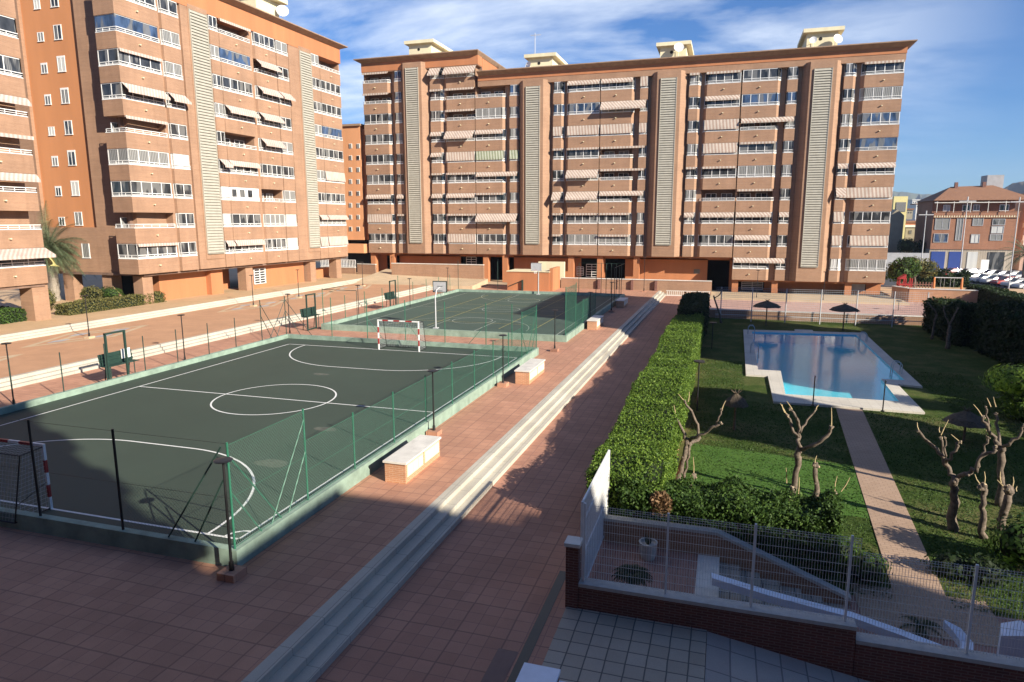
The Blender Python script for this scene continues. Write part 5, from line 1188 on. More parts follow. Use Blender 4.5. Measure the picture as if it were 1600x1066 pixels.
# ------------------------------------------------------------------ pruned trees
def V3(px, py, y): return A(px, py, y)
def pollard(label, base, limbs, whips, r0, seed, kind='pruned_tree'):
    """base (px,py) on the lawn; limbs: (list of (px,py,depth offset), r_start, r_end)"""
    random.seed(seed); b = G(*base, GZ); y0 = b.y; t = thing(kind, label, 'tree', b); tr = MB(); ends = MB()
    for i, (pts, ra, rb) in enumerate(limbs):
        P = [V3(px, py, y0+dy) for px, py, dy in pts]
        if i == 0: P[0] = Vector((b.x, b.y, GZ-.15))
        Q = []
        for a, c in zip(P[:-1], P[1:]):
            for k in range(3): u = k/3; q = a.lerp(c, u); j = .03*(ra if i else .1); Q.append(q+Vector((random.uniform(-1, 1), random.uniform(-1, 1), random.uniform(-1, 1)))*.055*(1 if (k or i) else 0))
        Q.append(P[-1]); n = len(Q); rad = [(ra+(rb-ra)*(k/(n-1)))*.84 for k in range(n)]
        if i == 0: rad[0] *= 1.35; rad[1] *= 1.1
        else: rad = [r*(1+random.uniform(-.1, .15)) for r in rad]
        rad = [r*random.uniform(.9, 1.16) for r in rad]; tr.path(Q, rad, 9, .11)
        for k in range(2, n-1):    # burrs and old cut scars along the limb
            if random.random() < .3:
                o = Vector((random.uniform(-1, 1), random.uniform(-1, 1), random.uniform(-.3, .8))).normalized(); q_ = Q[k]; tr.path([q_, q_+o*rad[k]*1.05, q_+o*rad[k]*1.35], [rad[k]*.75, rad[k]*.55, rad[k]*.25], 6, .15)
        if i or len(limbs) == 1:   # knuckles at the ends
            e = Q[-1]
            for k in range(6):
                o = Vector((random.uniform(-1, 1), random.uniform(-1, 1), random.uniform(-.4, 1))).normalized()*rb*1.3; tr.path([e-o*.4, e+o*.5, e+o*1.3], [rb*.8, rb*.95, rb*.45], 6, .15)
                ends.tube(e+o*1.28, e+o*1.36, rb*.44, rb*.4, 6)
    part('trunk', tr, 'bark', t, smooth=True); part('cut_end', ends, 'cut_wood', t)
    for (x0, y0_, x1, y1, dy) in whips: w = MB(); a = V3(x0, y0_, y0+dy); c = V3(x1, y1, y0+dy+.1); m_ = a.lerp(c, .5)+Vector((random.uniform(-.03, .03), 0, 0)); w.path([a, m_, c], [.024, .02, .012], 5); part('whip', w, 'young_wood', t)
pollard('pruned tree with two leaning trunks beside the near end of the bright hedge', (1058, 752), [
    ([(1058, 752, 0), (1066, 722, 0), (1072, 700, .1), (1074, 688, .1)], .13, .11), ([(1069, 748, .1), (1074, 722, .1), (1078, 695, .1)], .07, .06),
    ([(1074, 688, .1), (1066, 675, .2), (1056, 655, .3)], .085, .06), ([(1078, 688, .1), (1092, 680, -.2), (1112, 670, -.4), (1126, 662, -.5)], .085, .05),
    ([(1076, 690, .1), (1090, 690, .5), (1092, 672, .7), (1083, 650, .8), (1070, 628, .8)], .08, .05), ([(1118, 668, -.4), (1122, 655, -.4), (1127, 640, -.4)], .04, .035)],
    [(1056, 655, 1053, 633, .3), (1070, 628, 1060, 616, .8), (1075, 628, 1077, 612, .8), (1128, 640, 1134, 626, -.4), (1084, 742, 1083, 714, 0)], .13, 1)
pollard('pruned tree left of the path with four forked limbs', (1237, 782), [
    ([(1237, 782, 0), (1242, 750, 0), (1247, 715, 0), (1250, 700, 0)], .155, .12), ([(1250, 702, 0), (1262, 700, -.3), (1280, 692, -.5), (1294, 680, -.6), (1299, 668, -.6)], .09, .055),
    ([(1249, 700, 0), (1247, 685, .2), (1239, 668, .3), (1230, 650, .4)], .085, .05), ([(1248, 690, .2), (1250, 672, .2), (1244, 652, .1), (1234, 640, .1)], .07, .045), ([(1251, 674, .2), (1262, 655, .5), (1275, 640, .6)], .045, .03)],
    [(1230, 650, 1219, 630, .4), (1226, 645, 1222, 632, .4), (1238, 640, 1229, 627, .1), (1299, 668, 1299, 637, -.6), (1275, 640, 1279, 633, .6), (1229, 755, 1228, 731, 0)], .15, 2)
pollard('pale pruned tree right of the path standing in shade', (1490, 828), [
    ([(1490, 828, 0), (1490, 795, 0), (1492, 765, 0), (1493, 745, 0)], .16, .13), ([(1490, 748, 0), (1482, 738, .2), (1478, 722, .3), (1468, 705, .4), (1450, 690, .5), (1436, 674, .5)], .10, .045),
    ([(1496, 746, 0), (1512, 740, -.3), (1525, 733, -.4), (1535, 715, -.5), (1550, 705, -.6), (1556, 699, -.6)], .09, .045), ([(1480, 730, .3), (1482, 715, .0), (1495, 700, -.1), (1500, 691, -.1)], .07, .045), ([(1478, 722, .3), (1474, 705, .5), (1470, 685, .5)], .05, .04), ([(1528, 728, -.4), (1536, 705, -.2), (1544, 684, -.2)], .05, .035), ([(1478, 715, .3), (1478, 700, .2), (1476, 684, .2)], .04, .03)],
    [(1436, 674, 1433, 660, .5), (1470, 680, 1482, 656, .5), (1500, 691, 1486, 679, -.1), (1468, 676, 1468, 667, .5)], .15, 3)
pollard('tall pruned tree at the right edge behind the others', (1563, 790), [
    ([(1563, 790, 0), (1564, 745, 0), (1564, 710, 0), (1564, 700, 0)], .15, .12), ([(1563, 702, 0), (1554, 685, .2), (1543, 668, .2), (1536, 652, .2)], .09, .05), ([(1566, 702, 0), (1580, 692, -.3), (1592, 680, -.3), (1600, 665, -.3)], .08, .04), ([(1543, 668, .2), (1541, 650, .3), (1540, 636, .3)], .04, .03), ([(1565, 700, 0), (1558, 670, .8), (1556, 648, .9)], .06, .05)],
    [(1534, 650, 1521, 632, .2), (1548, 636, 1542, 622, .9), (1556, 636, 1552, 620, .9), (1542, 690, 1541, 670, .2)], .15, 4)
pollard('short thick pollard with a knotty head, second from the right edge', (1536, 842), [([(1546, 846, 0), (1534, 825, 0), (1537, 800, 0), (1536, 775, 0), (1536, 762, 0)], .12, .10)], [(1532, 758, 1523, 741, 0), (1538, 756, 1538, 737, 0)], .12, 5)
pollard('short thick pollard with the broadest knotty head at the right edge', (1563, 830), [([(1561, 830, 0), (1568, 800, 0), (1575, 775, 0), (1578, 768, 0)], .15, .13)], [(1572, 765, 1558, 750, 0), (1582, 760, 1583, 745, .1), (1564, 755, 1563, 737, .1), (1588, 768, 1589, 760, 0)], .15, 6)
pollard('short pruned stump closest to the hedge corner, nearly hidden by the loose hedge', (1010, 745), [([(1009, 748, 0), (1014, 722, 0), (1016, 697, 0)], .09, .085)], [(1016, 695, 1016, 679, 0), (1018, 715, 1027, 732, 0)], .1, 7)
pollard('stout pruned stump just right of the four limbed tree', (1270, 785), [([(1270, 786, 0), (1276, 755, 0), (1274, 728, 0)], .13, .09)], [(1273, 726, 1276, 712, 0)], .12, 8)
pollard('twin knotty stump with whips at the right end of the loose hedge', (1303, 792), [([(1303, 795, 0), (1303, 780, 0), (1305, 772, 0)], .10, .09)], [(1304, 768, 1308, 744, 0), (1314, 768, 1328, 746, 0)], .1, 9)
pollard('low knotty stump between the garden lamp and the loose hedge', (1033, 752), [([(1031, 762, 0), (1033, 748, 0), (1035, 738, 0)], .10, .09)], [(1030, 730, 1022, 716, 0)], .1, 10)
pollard('small stump at the foot of the four limbed tree', (1232, 790), [([(1234, 792, 0), (1236, 775, 0), (1237, 765, 0)], .09, .08)], [(1247, 775, 1249, 746, 0)], .1, 11)
pollard('small cut stump right of the two leaning trunks', (1078, 765), [([(1076, 765, 0), (1080, 755, 0), (1084, 744, 0)], .08, .075)], [], .1, 12)
pollard('bare pruned tree in deep shade by the far right hedge', (1480, 545), [([(1480, 545, 0), (1483, 520, 0), (1484, 508, 0)], .18, .13), ([(1484, 508, 0), (1477, 495, 0), (1475, 480, 0)], .09, .05), ([(1484, 508, 0), (1492, 492, 0), (1497, 482, 0)], .09, .05)], [], .1, 13)
pollard('slanting bare trunk in deep shade near the far right corner', (1455, 530), [([(1453, 530, 0), (1460, 505, 0), (1464, 492, 0)], .12, .1), ([(1464, 492, 0), (1456, 480, 0), (1451, 474, 0)], .07, .05)], [], .1, 14)
pollard('leaning grey trunk by the far end of the dark hedge', (1128, 505), [([(1128, 506, 0), (1122, 485, 0), (1115, 462, 0)], .12, .09), ([(1115, 468, 0), (1124, 460, 0), (1128, 452, 0)], .06, .05)], [], .1, 15)
# ------------------------------------------------------------------ palms
def palm(x, y, z, h, r, n, label, lean=(0, 0), wind=(0, 0), seed=1, tr=.33, mat='leaf_palm'):
    random.seed(seed); t = thing('palm_tree', label, 'tree', (x, y, z)); m = MB(); k = 16
    P = [(x+lean[0]*(i/k)**2, y+lean[1]*(i/k)**2, z+h*i/k) for i in range(k+1)]; m.path(P, [tr*(1.15 if i == 0 else 1)*(1+.07*(i % 2)) for i in range(k+1)], 12, .05); part('trunk', m, 'palm_bark', t)
    top = Vector(P[-1]); f = MB()
    for i in range(n):
        a = i*2.399; el = 1.25-1.55*(i/n); d = Vector((math.cos(a)*math.cos(el)+wind[0], math.sin(a)*math.cos(el)+wind[1], math.sin(el))).normalized(); pr = top; L = r*random.uniform(.85, 1.1); K = 14; v = d.copy()
        for s in range(K):
            v = (v+Vector((wind[0]*.03, 0, -.085))).normalized(); p_ = pr+v*L/K; f.tube(pr, p_, .03*(1-s/K)+.008, n=3, cap=False); sd = v.cross(Vector((0, 0, 1))); sd = sd.normalized() if sd.length > .05 else Vector((1, 0, 0)); ln = L*.15*math.sin(math.pi*min(1, .1+s/K*.9))+.05
            for sg in (-1, 1):
                for q in (0, .33, .66):
                    b0 = pr.lerp(p_, q); tip = b0+sd*sg*ln*.75+v*ln*.7-Vector((0, 0, ln*.35)); f.add([b0-v*.028, b0+v*.028, tip], [(0, 1, 2)])
            pr = p_
    part('fronds', f, mat, t)
c = G(86, 470, .8); palm(c.x, c.y, .7, 5.4, 5.0, 70, 'palm tree with windblown fronds between the two left blocks', (.1, 0), (.7, -.2), 3, .50)
c = A(1590, 425, 118); palm(c.x+1, 118, -2, 5.2, 4.5, 30, 'palm tree beyond the car park at the right edge', (0, 0), (0, 0), 5, .35)
m = MB(); c = A(73, 395, 28.3)
m.add([(c.x, 28.3, c.z), (c.x+.55, 28.35, c.z-.35), (c.x+.5, 28.6, c.z-1.0), (c.x+.1, 28.2, c.z-.9), (c.x+1.1, 28.5, c.z-1.15), (c.x+.3, 28.3, c.z-1.1)], [(0, 1, 2, 3), (3, 2, 4, 5)])
m.tube((c.x-.1, 28.3, c.z+.1), (c.x+.1, 28.3, c.z-1.2), .02)
solo('flag', m, 'line_yellow', 'crumpled yellow flag hanging at the corner of the awning on the nearest left block', 'flag')
# ------------------------------------------------------------------ leafy trees right of the far block
def tree(label, x, y, z, h, blobs, mat, seed, size=.16, dens=26, tr=.18, name='tree'):
    random.seed(seed); t = thing(name, label, 'tree', (x, y, z)); m = MB(); m.path([(x, y, z-.2), (x+.1, y, z+h*.3), (x-.05, y+.1, z+h*.6)], [tr*1.2, tr, tr*.7], 8, .06)
    for (bx, by, bz, rx, ry, rz) in blobs: m.path([(x, y, z+h*.45), ((x+bx)/2, (y+by)/2, (z+h*.5+bz)/2), (bx, by, bz)], [tr*.6, tr*.4, tr*.15], 6)
    part('trunk', m, 'bark', t); blobcrown('crown', blobs, dens, size, mat, t, seed)
c = A(1405, 440, 88); tree('round leafy tree at the right corner of the far block', c.x, 88, -1, 4.5, [(c.x-.3, 88, 2.0, 1.9, 1.6, 1.5), (c.x+1.2, 88.5, 2.6, 1.5, 1.3, 1.3), (c.x+.2, 87.3, 3.0, 1.3, 1.2, 1.0)], 'leaf_mid', 41)
c = A(1422, 440, 93); tree('yellowish tree just right of the round leafy tree', c.x+.5, 93, -1, 4.2, [(c.x+.3, 93, 2.6, 1.4, 1.2, 1.4), (c.x+2.0, 93.5, 2.2, 1.6, 1.3, 1.3)], 'leaf_olive', 42)
c = A(1418, 380, 156); tree('dark tree behind the grey wall below the yellow house', c.x, 156, -1, 5, [(c.x, 156, 3.2, 2.2, 2, 1.8), (c.x+3.5, 157, 2.8, 2.4, 2, 1.6)], 'leaf_dark', 43, .25, 12)
# ------------------------------------------------------------------ playground and things at the right
wall('garden_wall', 'short brick wall with pale coping right of the far block', [(50.0, 78.5), (51.2, 76.0), (58.0, 75.2)], -.9, .85, 'warm_brick', 'white_stone')
t = thing('climbing_frame', 'red climbing frame of the playground behind the short wall', 'climbing frame', (54, 84, -.5)); c = A(1413, 447, 84); m = MB()
for dx in (-.7, 0, .7):
    for dy in (-.5, .5): m.tube((c.x+dx, 84+dy, -.6), (c.x+dx, 84+dy, 1.5), .07)
part('post', m, 'red_paint', t); m = MB(); m.box(c.x-.8, c.x+.8, 83.4, 84.6, .6, .75); m.prism([(c.x-.8, 83.4), (c.x, 83.4), (c.x, 84.6), (c.x-.8, 84.6)], 1.4, [1.45, 2.0, 2.0, 1.45]); part('platform', m, 'red_paint', t)
t = thing('swing_frame', 'orange framed swing set at the playground', 'swing', (60, 88, -.6)); m = MB(); a = A(1458, 458, 86); b = A(1501, 461, 86)
for P in (a, b): m.tube((P.x-.2, 85, -.7), (P.x, 86, 1.5), .09); m.tube((P.x+.2, 87, -.7), (P.x, 86, 1.5), .09)
part('a_frame', m, 'orange_paint', t); m = MB(); m.tube((a.x, 86, 1.5), (b.x, 86, 1.5), .06)
for u in (.3, .65): x = a.x+(b.x-a.x)*u; m.tube((x-.2, 86, 1.5), (x-.2, 86, -.1), .015); m.tube((x+.2, 86, 1.5), (x+.2, 86, -.1), .015); m.box(x-.25, x+.25, 85.85, 86.15, -.15, -.1)
part('swing_seat', m, 'galvanised', t)
t = thing('playground_fence', 'low wooden fence of the playground in front of the dark bushes', 'fence', (57, 92, -.7)); m = MB(); a = A(1400, 452, 92).x; b = A(1460, 452, 92).x
for i in range(14): x = a+(b-a)*i/13; m.box(x-.06, x+.06, 91.95, 92.05, -.8, .4)
m.box(a, b, 91.9, 91.95, 0, .12); part('rails', m, 'dark_red_brick', t)
struct('playground_ground', MB().box(50.6, 77, 79.6, 97, -1.6, -.66), 'beige_paving')
struct('car_park', MB().box(50, 140, 97.2, 151, -2.4, -1.9), 'asphalt')
struct('car_park', MB().box(61.2, 140, 40, 97.1, -2.4, -1.9), 'asphalt')
struct('street_pavement', MB().box(62, 115, 146, 151.9, -2.1, -1.82), 'white_stone')
def street_lamp(px, pb, pt, y, label):
    b = A(px, pb, y); b.z = -1.9; tp = A(px, pt, y); h = A(px+(-11*(pt-pb)/108 if False else 0), pt, y).z+1.9
    t = thing('street_lamp', label, 'street lamp', b, 'tall white street lamps'); m = MB(); m.tube(b, (b.x, y, h-1.9), .11, .06, 8); part('pole', m, 'galvanised', t); m = MB(); m.box(b.x-1.1, b.x+1.1, y-.12, y+.12, h-1.95, h-1.8); m.tube((b.x, y, h-1.9), (b.x, y, h-1.2), .1); part('lamp_head', m, 'galvanised', t)
street_lamp(1440, 405, 336, 118, 'tall white street lamp nearest the far block'); street_lamp(1500, 420, 315, 104, 'tall white street lamp in front of the brick house'); street_lamp(1579, 425, 316, 104, 'tall white street lamp at the far right of the car park')
# ------------------------------------------------------------------ cars
def make_car():
    t = thing('parked_car', 'x', 'car', (0, 0, 0)); b = MB()
    prof = [(-2.1, .35), (-2.12, .75), (-1.95, .92), (-1.15, .98), (.0, 1.0), (1.1, .95), (1.95, .80), (2.12, .6), (2.1, .32)]
    n = len(prof)
    vs = [(x, -.86+(.05 if z > .8 else 0), z) for x, z in prof]+[(x, .86-(.05 if z > .8 else 0), z) for x, z in prof]
    b.add(vs, [tuple(range(n))[::-1], tuple(range(n, 2*n))]+[(i, (i+1) % n, n+(i+1) % n, n+i) for i in range(n)][:]); body = part('body', b, 'car_white', t)
    c = MB(); cab = [(-1.95, .93), (-1.45, 1.42), (.1, 1.48), (.95, .98)]
    k = MB(); k.add([(x, -.78 if z < 1.2 else -.62, z) for x, z in cab]+[(x, .78 if z < 1.2 else .62, z) for x, z in cab], [(0, 1, 2, 3), (7, 6, 5, 4), (0, 4, 5, 1), (2, 6, 7, 3)]); part('window', k, 'dark_glass', t)
    k = MB(); k.prism([(-1.5, -.64), (.12, -.64), (.12, .64), (-1.5, .64)], 1.42, [1.47, 1.51, 1.51, 1.47])
    for x0_, z0_, x1_, z1_ in ((-1.95, .93, -1.45, 1.45), (.95, .98, .1, 1.48), (-.6, .98, -.6, 1.46)):
        for s in (-1, 1): k.tube((x0_, s*.79, z0_), (x1_, s*.635, z1_), .045, n=4)
    part('roof', k, 'car_white', t)
    for x in (-1.3, 1.3):
        for s in (-1, 1): w = MB(); w.tube((x, s*.70, .31), (x, s*.88, .31), .31, n=14); wh = part('wheel', w, 'rubber', t); r = MB(); r.tube((x, s*.88, .31), (x, s*.89, .31), .19, n=10); part('rim', r, 'galvanised', wh)
    for s in (-1, 1): l = MB(); l.box(2.0, 2.11, s*.72-.14, s*.72+.14, .58, .72); part('headlight', l, 'head_lens', t)
    return t
car0 = make_car(); MATS_alt = ['car_white', 'car_grey', 'car_black', 'car_red', 'car_silver', 'car_blue']
def car(px, py, ang, col, label):
    p = G(px, py, -1.9); o = copy_tree(car0); o.location = p; o.rotation_euler.z = R(ang); o['label'] = label; o['group'] = 'cars parked beyond the hedge'
    for ch in o.children:
        if ch.name.split('.')[0] in ('body', 'roof') and col != 'car_white': ch.data = ch.data.copy(); ch.data.materials[0] = MATS[col]
for a in ((1458, 420, 6, 'car_white', 'white car parked farthest left, beneath the blue shutter'), (1475, 420, 6, 'car_red', 'dark red car in the back row under the blue shutters'), (1492, 421, 6, 'car_black', 'black car in front of the second blue shutter, left of the middle lamp'), (1511, 422, 6, 'car_blue', 'dark blue car just right of the middle street lamp'), (1530, 422, 6, 'car_grey', 'grey car in the back row before the pale shopfront'), (1549, 423, 6, 'car_black', 'black car in the back row right of the white board'), (1487, 431, 200, 'car_red', 'red car just left of the foot of the middle street lamp'), (1510, 432, 200, 'car_silver', 'silver car at the left end of the middle row of cars'), (1527, 432, 200, 'car_white', 'white car second from the left in the middle row of cars'), (1545, 434, 200, 'car_white', 'white car in the centre of the middle row of cars'), (1562, 435, 200, 'car_grey', 'grey car in the middle row, left of the right street lamp'), (1580, 436, 200, 'car_white', 'white car beside the right street lamp'), (1598, 437, 200, 'car_white', 'white car cut by the right edge in the middle row'), (1519, 440, 200, 'car_grey', 'grey car behind the left end of the clipped street hedge'), (1537, 442, 200, 'car_white', 'white car low behind the clipped street hedge'), (1554, 444, 200, 'car_silver', 'silver car in the front row behind the street hedge'), (1571, 446, 200, 'car_red', 'red car in the front row behind the street hedge'), (1588, 449, 200, 'car_white', 'white car nearest the street hedge at the right'), (1606, 452, 200, 'car_white', 'white car half out of the photo in the front row')): car(*a)
for o in list(car0.children_recursive)+[car0]: bpy.data.objects.remove(o, do_unlink=True)
# ------------------------------------------------------------------ brick house at the right
hy = 152.0; hx0, hx1 = A(1453, 390, hy).x, A(1585, 390, hy).x; Zp = lambda py: A(1520, py, hy).z; zE, zR, zT, zG = Zp(313), Zp(294), Zp(332), Zp(390); t = thing('brick_house', 'three storey brick house with a tiled hip roof, blue shutters and a pergola terrace', 'house', (71, 130, -2))
m = MB(); m.box(hx0, hx1, hy, hy+14, zG, zT); part('wall', m, 'house_brick', t); m = MB(); m.box(hx0+.05, hx1-.3, hy+1.6, hy+14, zT+.01, zE); part('attic_wall', m, 'house_brick', t)
m = MB(); m.box(hx0, hx1, hy+.2, hy+14, -3, zG); part('ground_floor_wall', m, 'grey_slabs', t); m = MB(); m.box(hx1, hx1+.12, hy+.1, hy+14, zG, zT); part('side_wall', m, 'orange_plaster', t)
m = MB(); e = [(hx0-.4, hy-.6, zE), (hx1+2.9, hy-.6, zE), (hx1+2.9, hy+14.6, zE), (hx0-.4, hy+14.6, zE), (hx0+4.5, hy+7, zR+.6), (hx1-3, hy+7, zR+.8)]
m.add(e, [(0, 1, 5, 4), (1, 2, 5), (2, 3, 4, 5), (3, 0, 4), (3, 2, 1, 0)]); rf = part('roof', m, 'roof_tile', t)
for x in (hx0+5.0, hx1-5.2): m = MB(); m.box(x, x+.6, hy+6, hy+6.6, zR-.5, zR+1.5); part('chimney', m, 'dark_red_brick', rf)
m = MB(); m.box(hx1-3.9, hx1-.8, hy+8, hy+12, zE, zR+3.0); part('lift_housing', m, 'grey_render', rf)
m = MB()
m.box(hx0-.2, hx1+.3, hy-.9, hy-.8, zE-.55, zE-.4)
for x in np.arange(hx0+.3, hx1, 3.1): m.box(x-.05, x+.05, hy-.88, hy-.8, zT, zE-.55); m.box(x-.06, x+.06, hy-.9, hy+1.5, zE-.4, zE-.25)
part('pergola', m, 'white_stone', t); m = MB()
m.box(hx0, hx1+.1, hy-.25, hy-.005, zT-1.1, zT+.1); m.box(hx0-.05, hx1+.15, hy-.35, hy+.02, zT+.1, zT+.22); n = int((hx1-hx0)/.45)
par_ = part('terrace_parapet', m, 'house_brick', t); m = MB()
for i in range(n): x = hx0+.1+i*.45; m.add([(x, hy-.27, zT-1.0), (x+.30, hy-.27, zT-1.0), (x+.15, hy-.27, zT-.5)], [(0, 1, 2)])
part('relief', m, 'cream_plaster', par_)
def win(x0, x1, z0, z1, mat, y=hy, fr='grey_render'):
    f = MB(); w = .12; f.box(x0-w, x0, y-.12, y-.004, z0-w, z1+w); f.box(x1, x1+w, y-.12, y-.004, z0-w, z1+w); f.box(x0, x1, y-.12, y-.004, z0-w, z0); f.box(x0, x1, y-.12, y-.004, z1, z1+w); f.box((x0+x1)/2-.05, (x0+x1)/2+.05, y-.09, y-.05, z0, z1)
    o = part('window', f, fr, t); p = MB(); p.box(x0, x1, y-.05, y-.006, z0, z1); part('pane', p, mat, o)
W_ = lambda px, py: A(px, py, hy)
for (a, b, c_, d_, mt) in ((1461, 341, 1484, 358, 'curtain_glass'), (1459, 366, 1481, 378, 'blue_glass'), (1493, 341, 1505, 375, 'curtain_glass'), (1520, 341, 1536, 352, 'curtain_glass'), (1517, 367, 1530, 379, 'roller_shutter'), (1551, 343, 1570, 351, 'dark_glass'), (1549, 354, 1568, 364, 'roller_shutter'), (1547, 367, 1566, 375, 'curtain_glass')):
    p0, p1 = W_(a, d_), W_(c_, b); win(p0.x, p1.x, p0.z, p1.z, mt)
for (a, b, mt) in ((1474, 1484, 'roller_shutter'), (1504, 1515, 'dark_glass'), (1521, 1530, 'curtain_glass'), (1562, 1576, 'dark_glass')):
    p0, p1 = A(a, 328, hy+1.6), A(b, 320, hy+1.6); win(p0.x, p1.x, zT+.4, zE-1.0, mt, hy+1.6, 'white_paint')
for (a, b, mt) in ((1455, 1477, 'blue_shutter'), (1483, 1504, 'blue_shutter'), (1512, 1528, 'roller_shutter'), (1544, 1570, 'dark_glass')):
    m = MB(); m.box(W_(a, 400).x, W_(b, 400).x, hy+.1, hy+.19, -2.9, zG-.5); part('shop_shutter', m, mt, t)
m = MB(); m.box(W_(1529, 400).x, W_(1541, 400).x, hy-2, hy-1.9, -1.6, .7); solo('billboard', m, 'white_paint', 'plain white board in front of the brick house shopfronts', 'sign')
h2 = thing('white_house', 'pale house with balconies cut by the right edge behind the far palm', 'house', (86, 133, -2)); m = MB(); m.box(hx1+4, hx1+22, 160, 172, -2, 13.5); part('wall', m, 'pink_render', h2); m = MB()
for z in (3.5, 7.2, 11): m.box(hx1+3.7, hx1+22, 158.4, 160, z, z+1.0)
part('balcony', m, 'white_render', h2); m = MB(); m.add([(hx1+3.5, 159, 13.5), (hx1+23, 159, 13.5), (hx1+23, 173, 13.5), (hx1+3.5, 173, 13.5), (hx1+12, 166, 17)], [(0, 1, 4), (1, 2, 4), (2, 3, 4), (3, 0, 4)]); part('roof', m, 'roof_tile', h2)
# grey street wall, yellow house, distant houses
wall('street_wall', 'long pale grey wall left of the brick house', [(50, 151), (hx0-.3, 151)], -3, 1.9, 'grey_render', None, .3)
yh = thing('yellow_house', 'narrow pale yellow house seen just right of the far block', 'house', (58, 150, -2)); a, b = A(1397, 307, 175), A(1419, 307, 175); m = MB(); m.box(a.x, b.x, 175, 185, -2, a.z); part('wall', m, 'yellow_render', yh); m = MB(); p0, p1 = A(1399, 331, 175), A(1416, 316, 175)
m.box(p0.x, p1.x, 174.9, 174.99, p0.z, p1.z); part('window', m, 'curtain_glass', yh)
th = thing('gable_shadow_block', 'plain tan gable block standing in for a shadow on the yellow house', 'house', (57, 146, -2)); p0, pk, p1 = A(1388, 340, 160), A(1402, 327, 160), A(1413, 337, 160); m = MB()  # gable-shaped block takes the place of a shadow across the yellow house
m.add([(p0.x, 160, -2), (p1.x, 160, -2), (p1.x, 160, p1.z), (pk.x, 160, pk.z), (p0.x, 160, p0.z), (p0.x, 166, -2), (p1.x, 166, -2), (p1.x, 166, p1.z), (pk.x, 166, pk.z), (p0.x, 166, p0.z)], [(0, 1, 2, 3, 4), (9, 8, 7, 6, 5), (1, 6, 7, 2), (2, 7, 8, 3), (3, 8, 9, 4), (4, 9, 5, 0)]); part('wall', m, 'tan_render', th)
random.seed(11)
for i, (px0, px1, pt, y, mt, lb_) in enumerate(((1415, 1437, 345, 192, 'orange_plaster', 'low orange house below the pale blocks right of the yellow house'), (1432, 1455, 343, 205, 'white_render', 'flat roofed white house with tanks left of the brick house'), (1414, 1427, 326, 260, 'tan_render', 'tan distant block just right of the yellow house'), (1426, 1437, 312, 420, 'white_render', 'small white house high on the wooded slope'), (1432, 1444, 318, 400, 'white_render', 'small white house on the slope beside the higher one'), (1450, 1458, 322, 380, 'white_render', 'pale house on the slope touching the brick house roof'), (1416, 1452, 352, 185, 'tan_render', 'long low building behind the grey wall'))):
    a, b = A(px0, pt, y), A(px1, pt, y); t = thing('distant_house', lb_, 'house', ((a.x+b.x)/2, y+5, -2)); m = MB(); m.box(a.x, b.x, y, y+12, -2.5, a.z-.5); part('wall', m, mt, t); m = MB(); m.box(a.x-.3, b.x+.3, y-.3, y+12, a.z-.5, a.z); part('roof', m, 'roof_tile' if i in (0, 2, 4) else 'white_render', t)
    for k in range(3):
        x = a.x+(b.x-a.x)*(.2+.3*k); s = (b.x-a.x)*.06; m = MB(); m.box(x-s, x+s, y-.1, y-.01, a.z-1-s*4, a.z-1-s); part('window', m, 'dark_glass', t)
# ------------------------------------------------------------------ hills
def ridge(name, y0, pts, depth, mat, seed):
    rg = random.Random(seed); m = MB(); P = []
    for i in range(len(pts)-1):
        for k in range(8): u = k/8; P.append((pts[i][0]+(pts[i+1][0]-pts[i][0])*u, pts[i][1]+(pts[i+1][1]-pts[i][1])*u+rg.uniform(-.6, .6)))
    P.append(pts[-1]); vs = []; n = len(P)
    for (px, py) in P:
        c = A(px, py, y0); d = Vector((c.x-CAMP.x, c.y-CAMP.y, 0)).normalized()
        vs += [(c.x-d.x*depth, c.y-d.y*depth, -3), (c.x-d.x*depth*.5+rg.uniform(-1, 1)*depth*.05, c.y-d.y*depth*.5, c.z*.55+rg.uniform(-.1, .1)*c.z*.4), (c.x, c.y, c.z), (c.x+d.x*depth, c.y+d.y*depth, -3)]
    m.add(vs, [(4*i+j, 4*i+4+j, 4*i+5+j, 4*i+1+j) for i in range(n-1) for j in range(3)]); o = struct(name, m, mat)
    for p in o.data.polygons: p.use_smooth = True
ridge('hills', 3400, [(1250, 312), (1330, 303), (1385, 299), (1410, 300), (1440, 304), (1470, 303), (1520, 309), (1600, 312), (1700, 318)], 700, 'hill_scrub', 1)
ridge('wooded_hill', 560, [(1250, 322), (1360, 316), (1400, 311), (1430, 312), (1450, 316), (1470, 320), (1560, 322), (1700, 326)], 150, 'hill_scrub', 2)
ridge('rocky_hill', 1500, [(1540, 322), (1565, 296), (1583, 286), (1620, 280), (1700, 290), (1800, 310)], 400, 'dry_earth', 3)
# ------------------------------------------------------------------ the estate's other blocks, out of frame: they cast the long shadows
def block(label, x0, x1, y0, y1, h):
    t = thing('apartment_block', label, 'apartment building', ((x0+x1)/2, (y0+y1)/2, -2)); m = MB(); n = int((h-3)/FH)
    m.box(x0+.4, x1-.4, y0+.4, y1-.4, -2, h); part('core_wall', m, 'loggia_wall', t); m = MB()
    for k in range(n+1): z = h-1.2-k*FH; m.box(x0, x1, y0, y1, z-.6, z+1.2 if k == 0 else z+.9)
    part('wall', m, 'brown_brick', t); m = MB()
    for k in range(n): z = h-1.2-(k+1)*FH; m.box(x0+.25, x1-.25, y0+.25, y1-.25, z+.95, z+FH-.65)
    part('window_band', m, 'dark_glass', t); m = MB()
    m.box(x0, x1, y0, y1, -2, max(-1, h-1.8-(n)*FH)); part('base', m, 'orange_plaster', t)
block('brick block the photograph was taken from, behind the camera', -22, 48.8, -30, -17, 27.0)  # unseen left end stretched to cut sky fill on the foreground
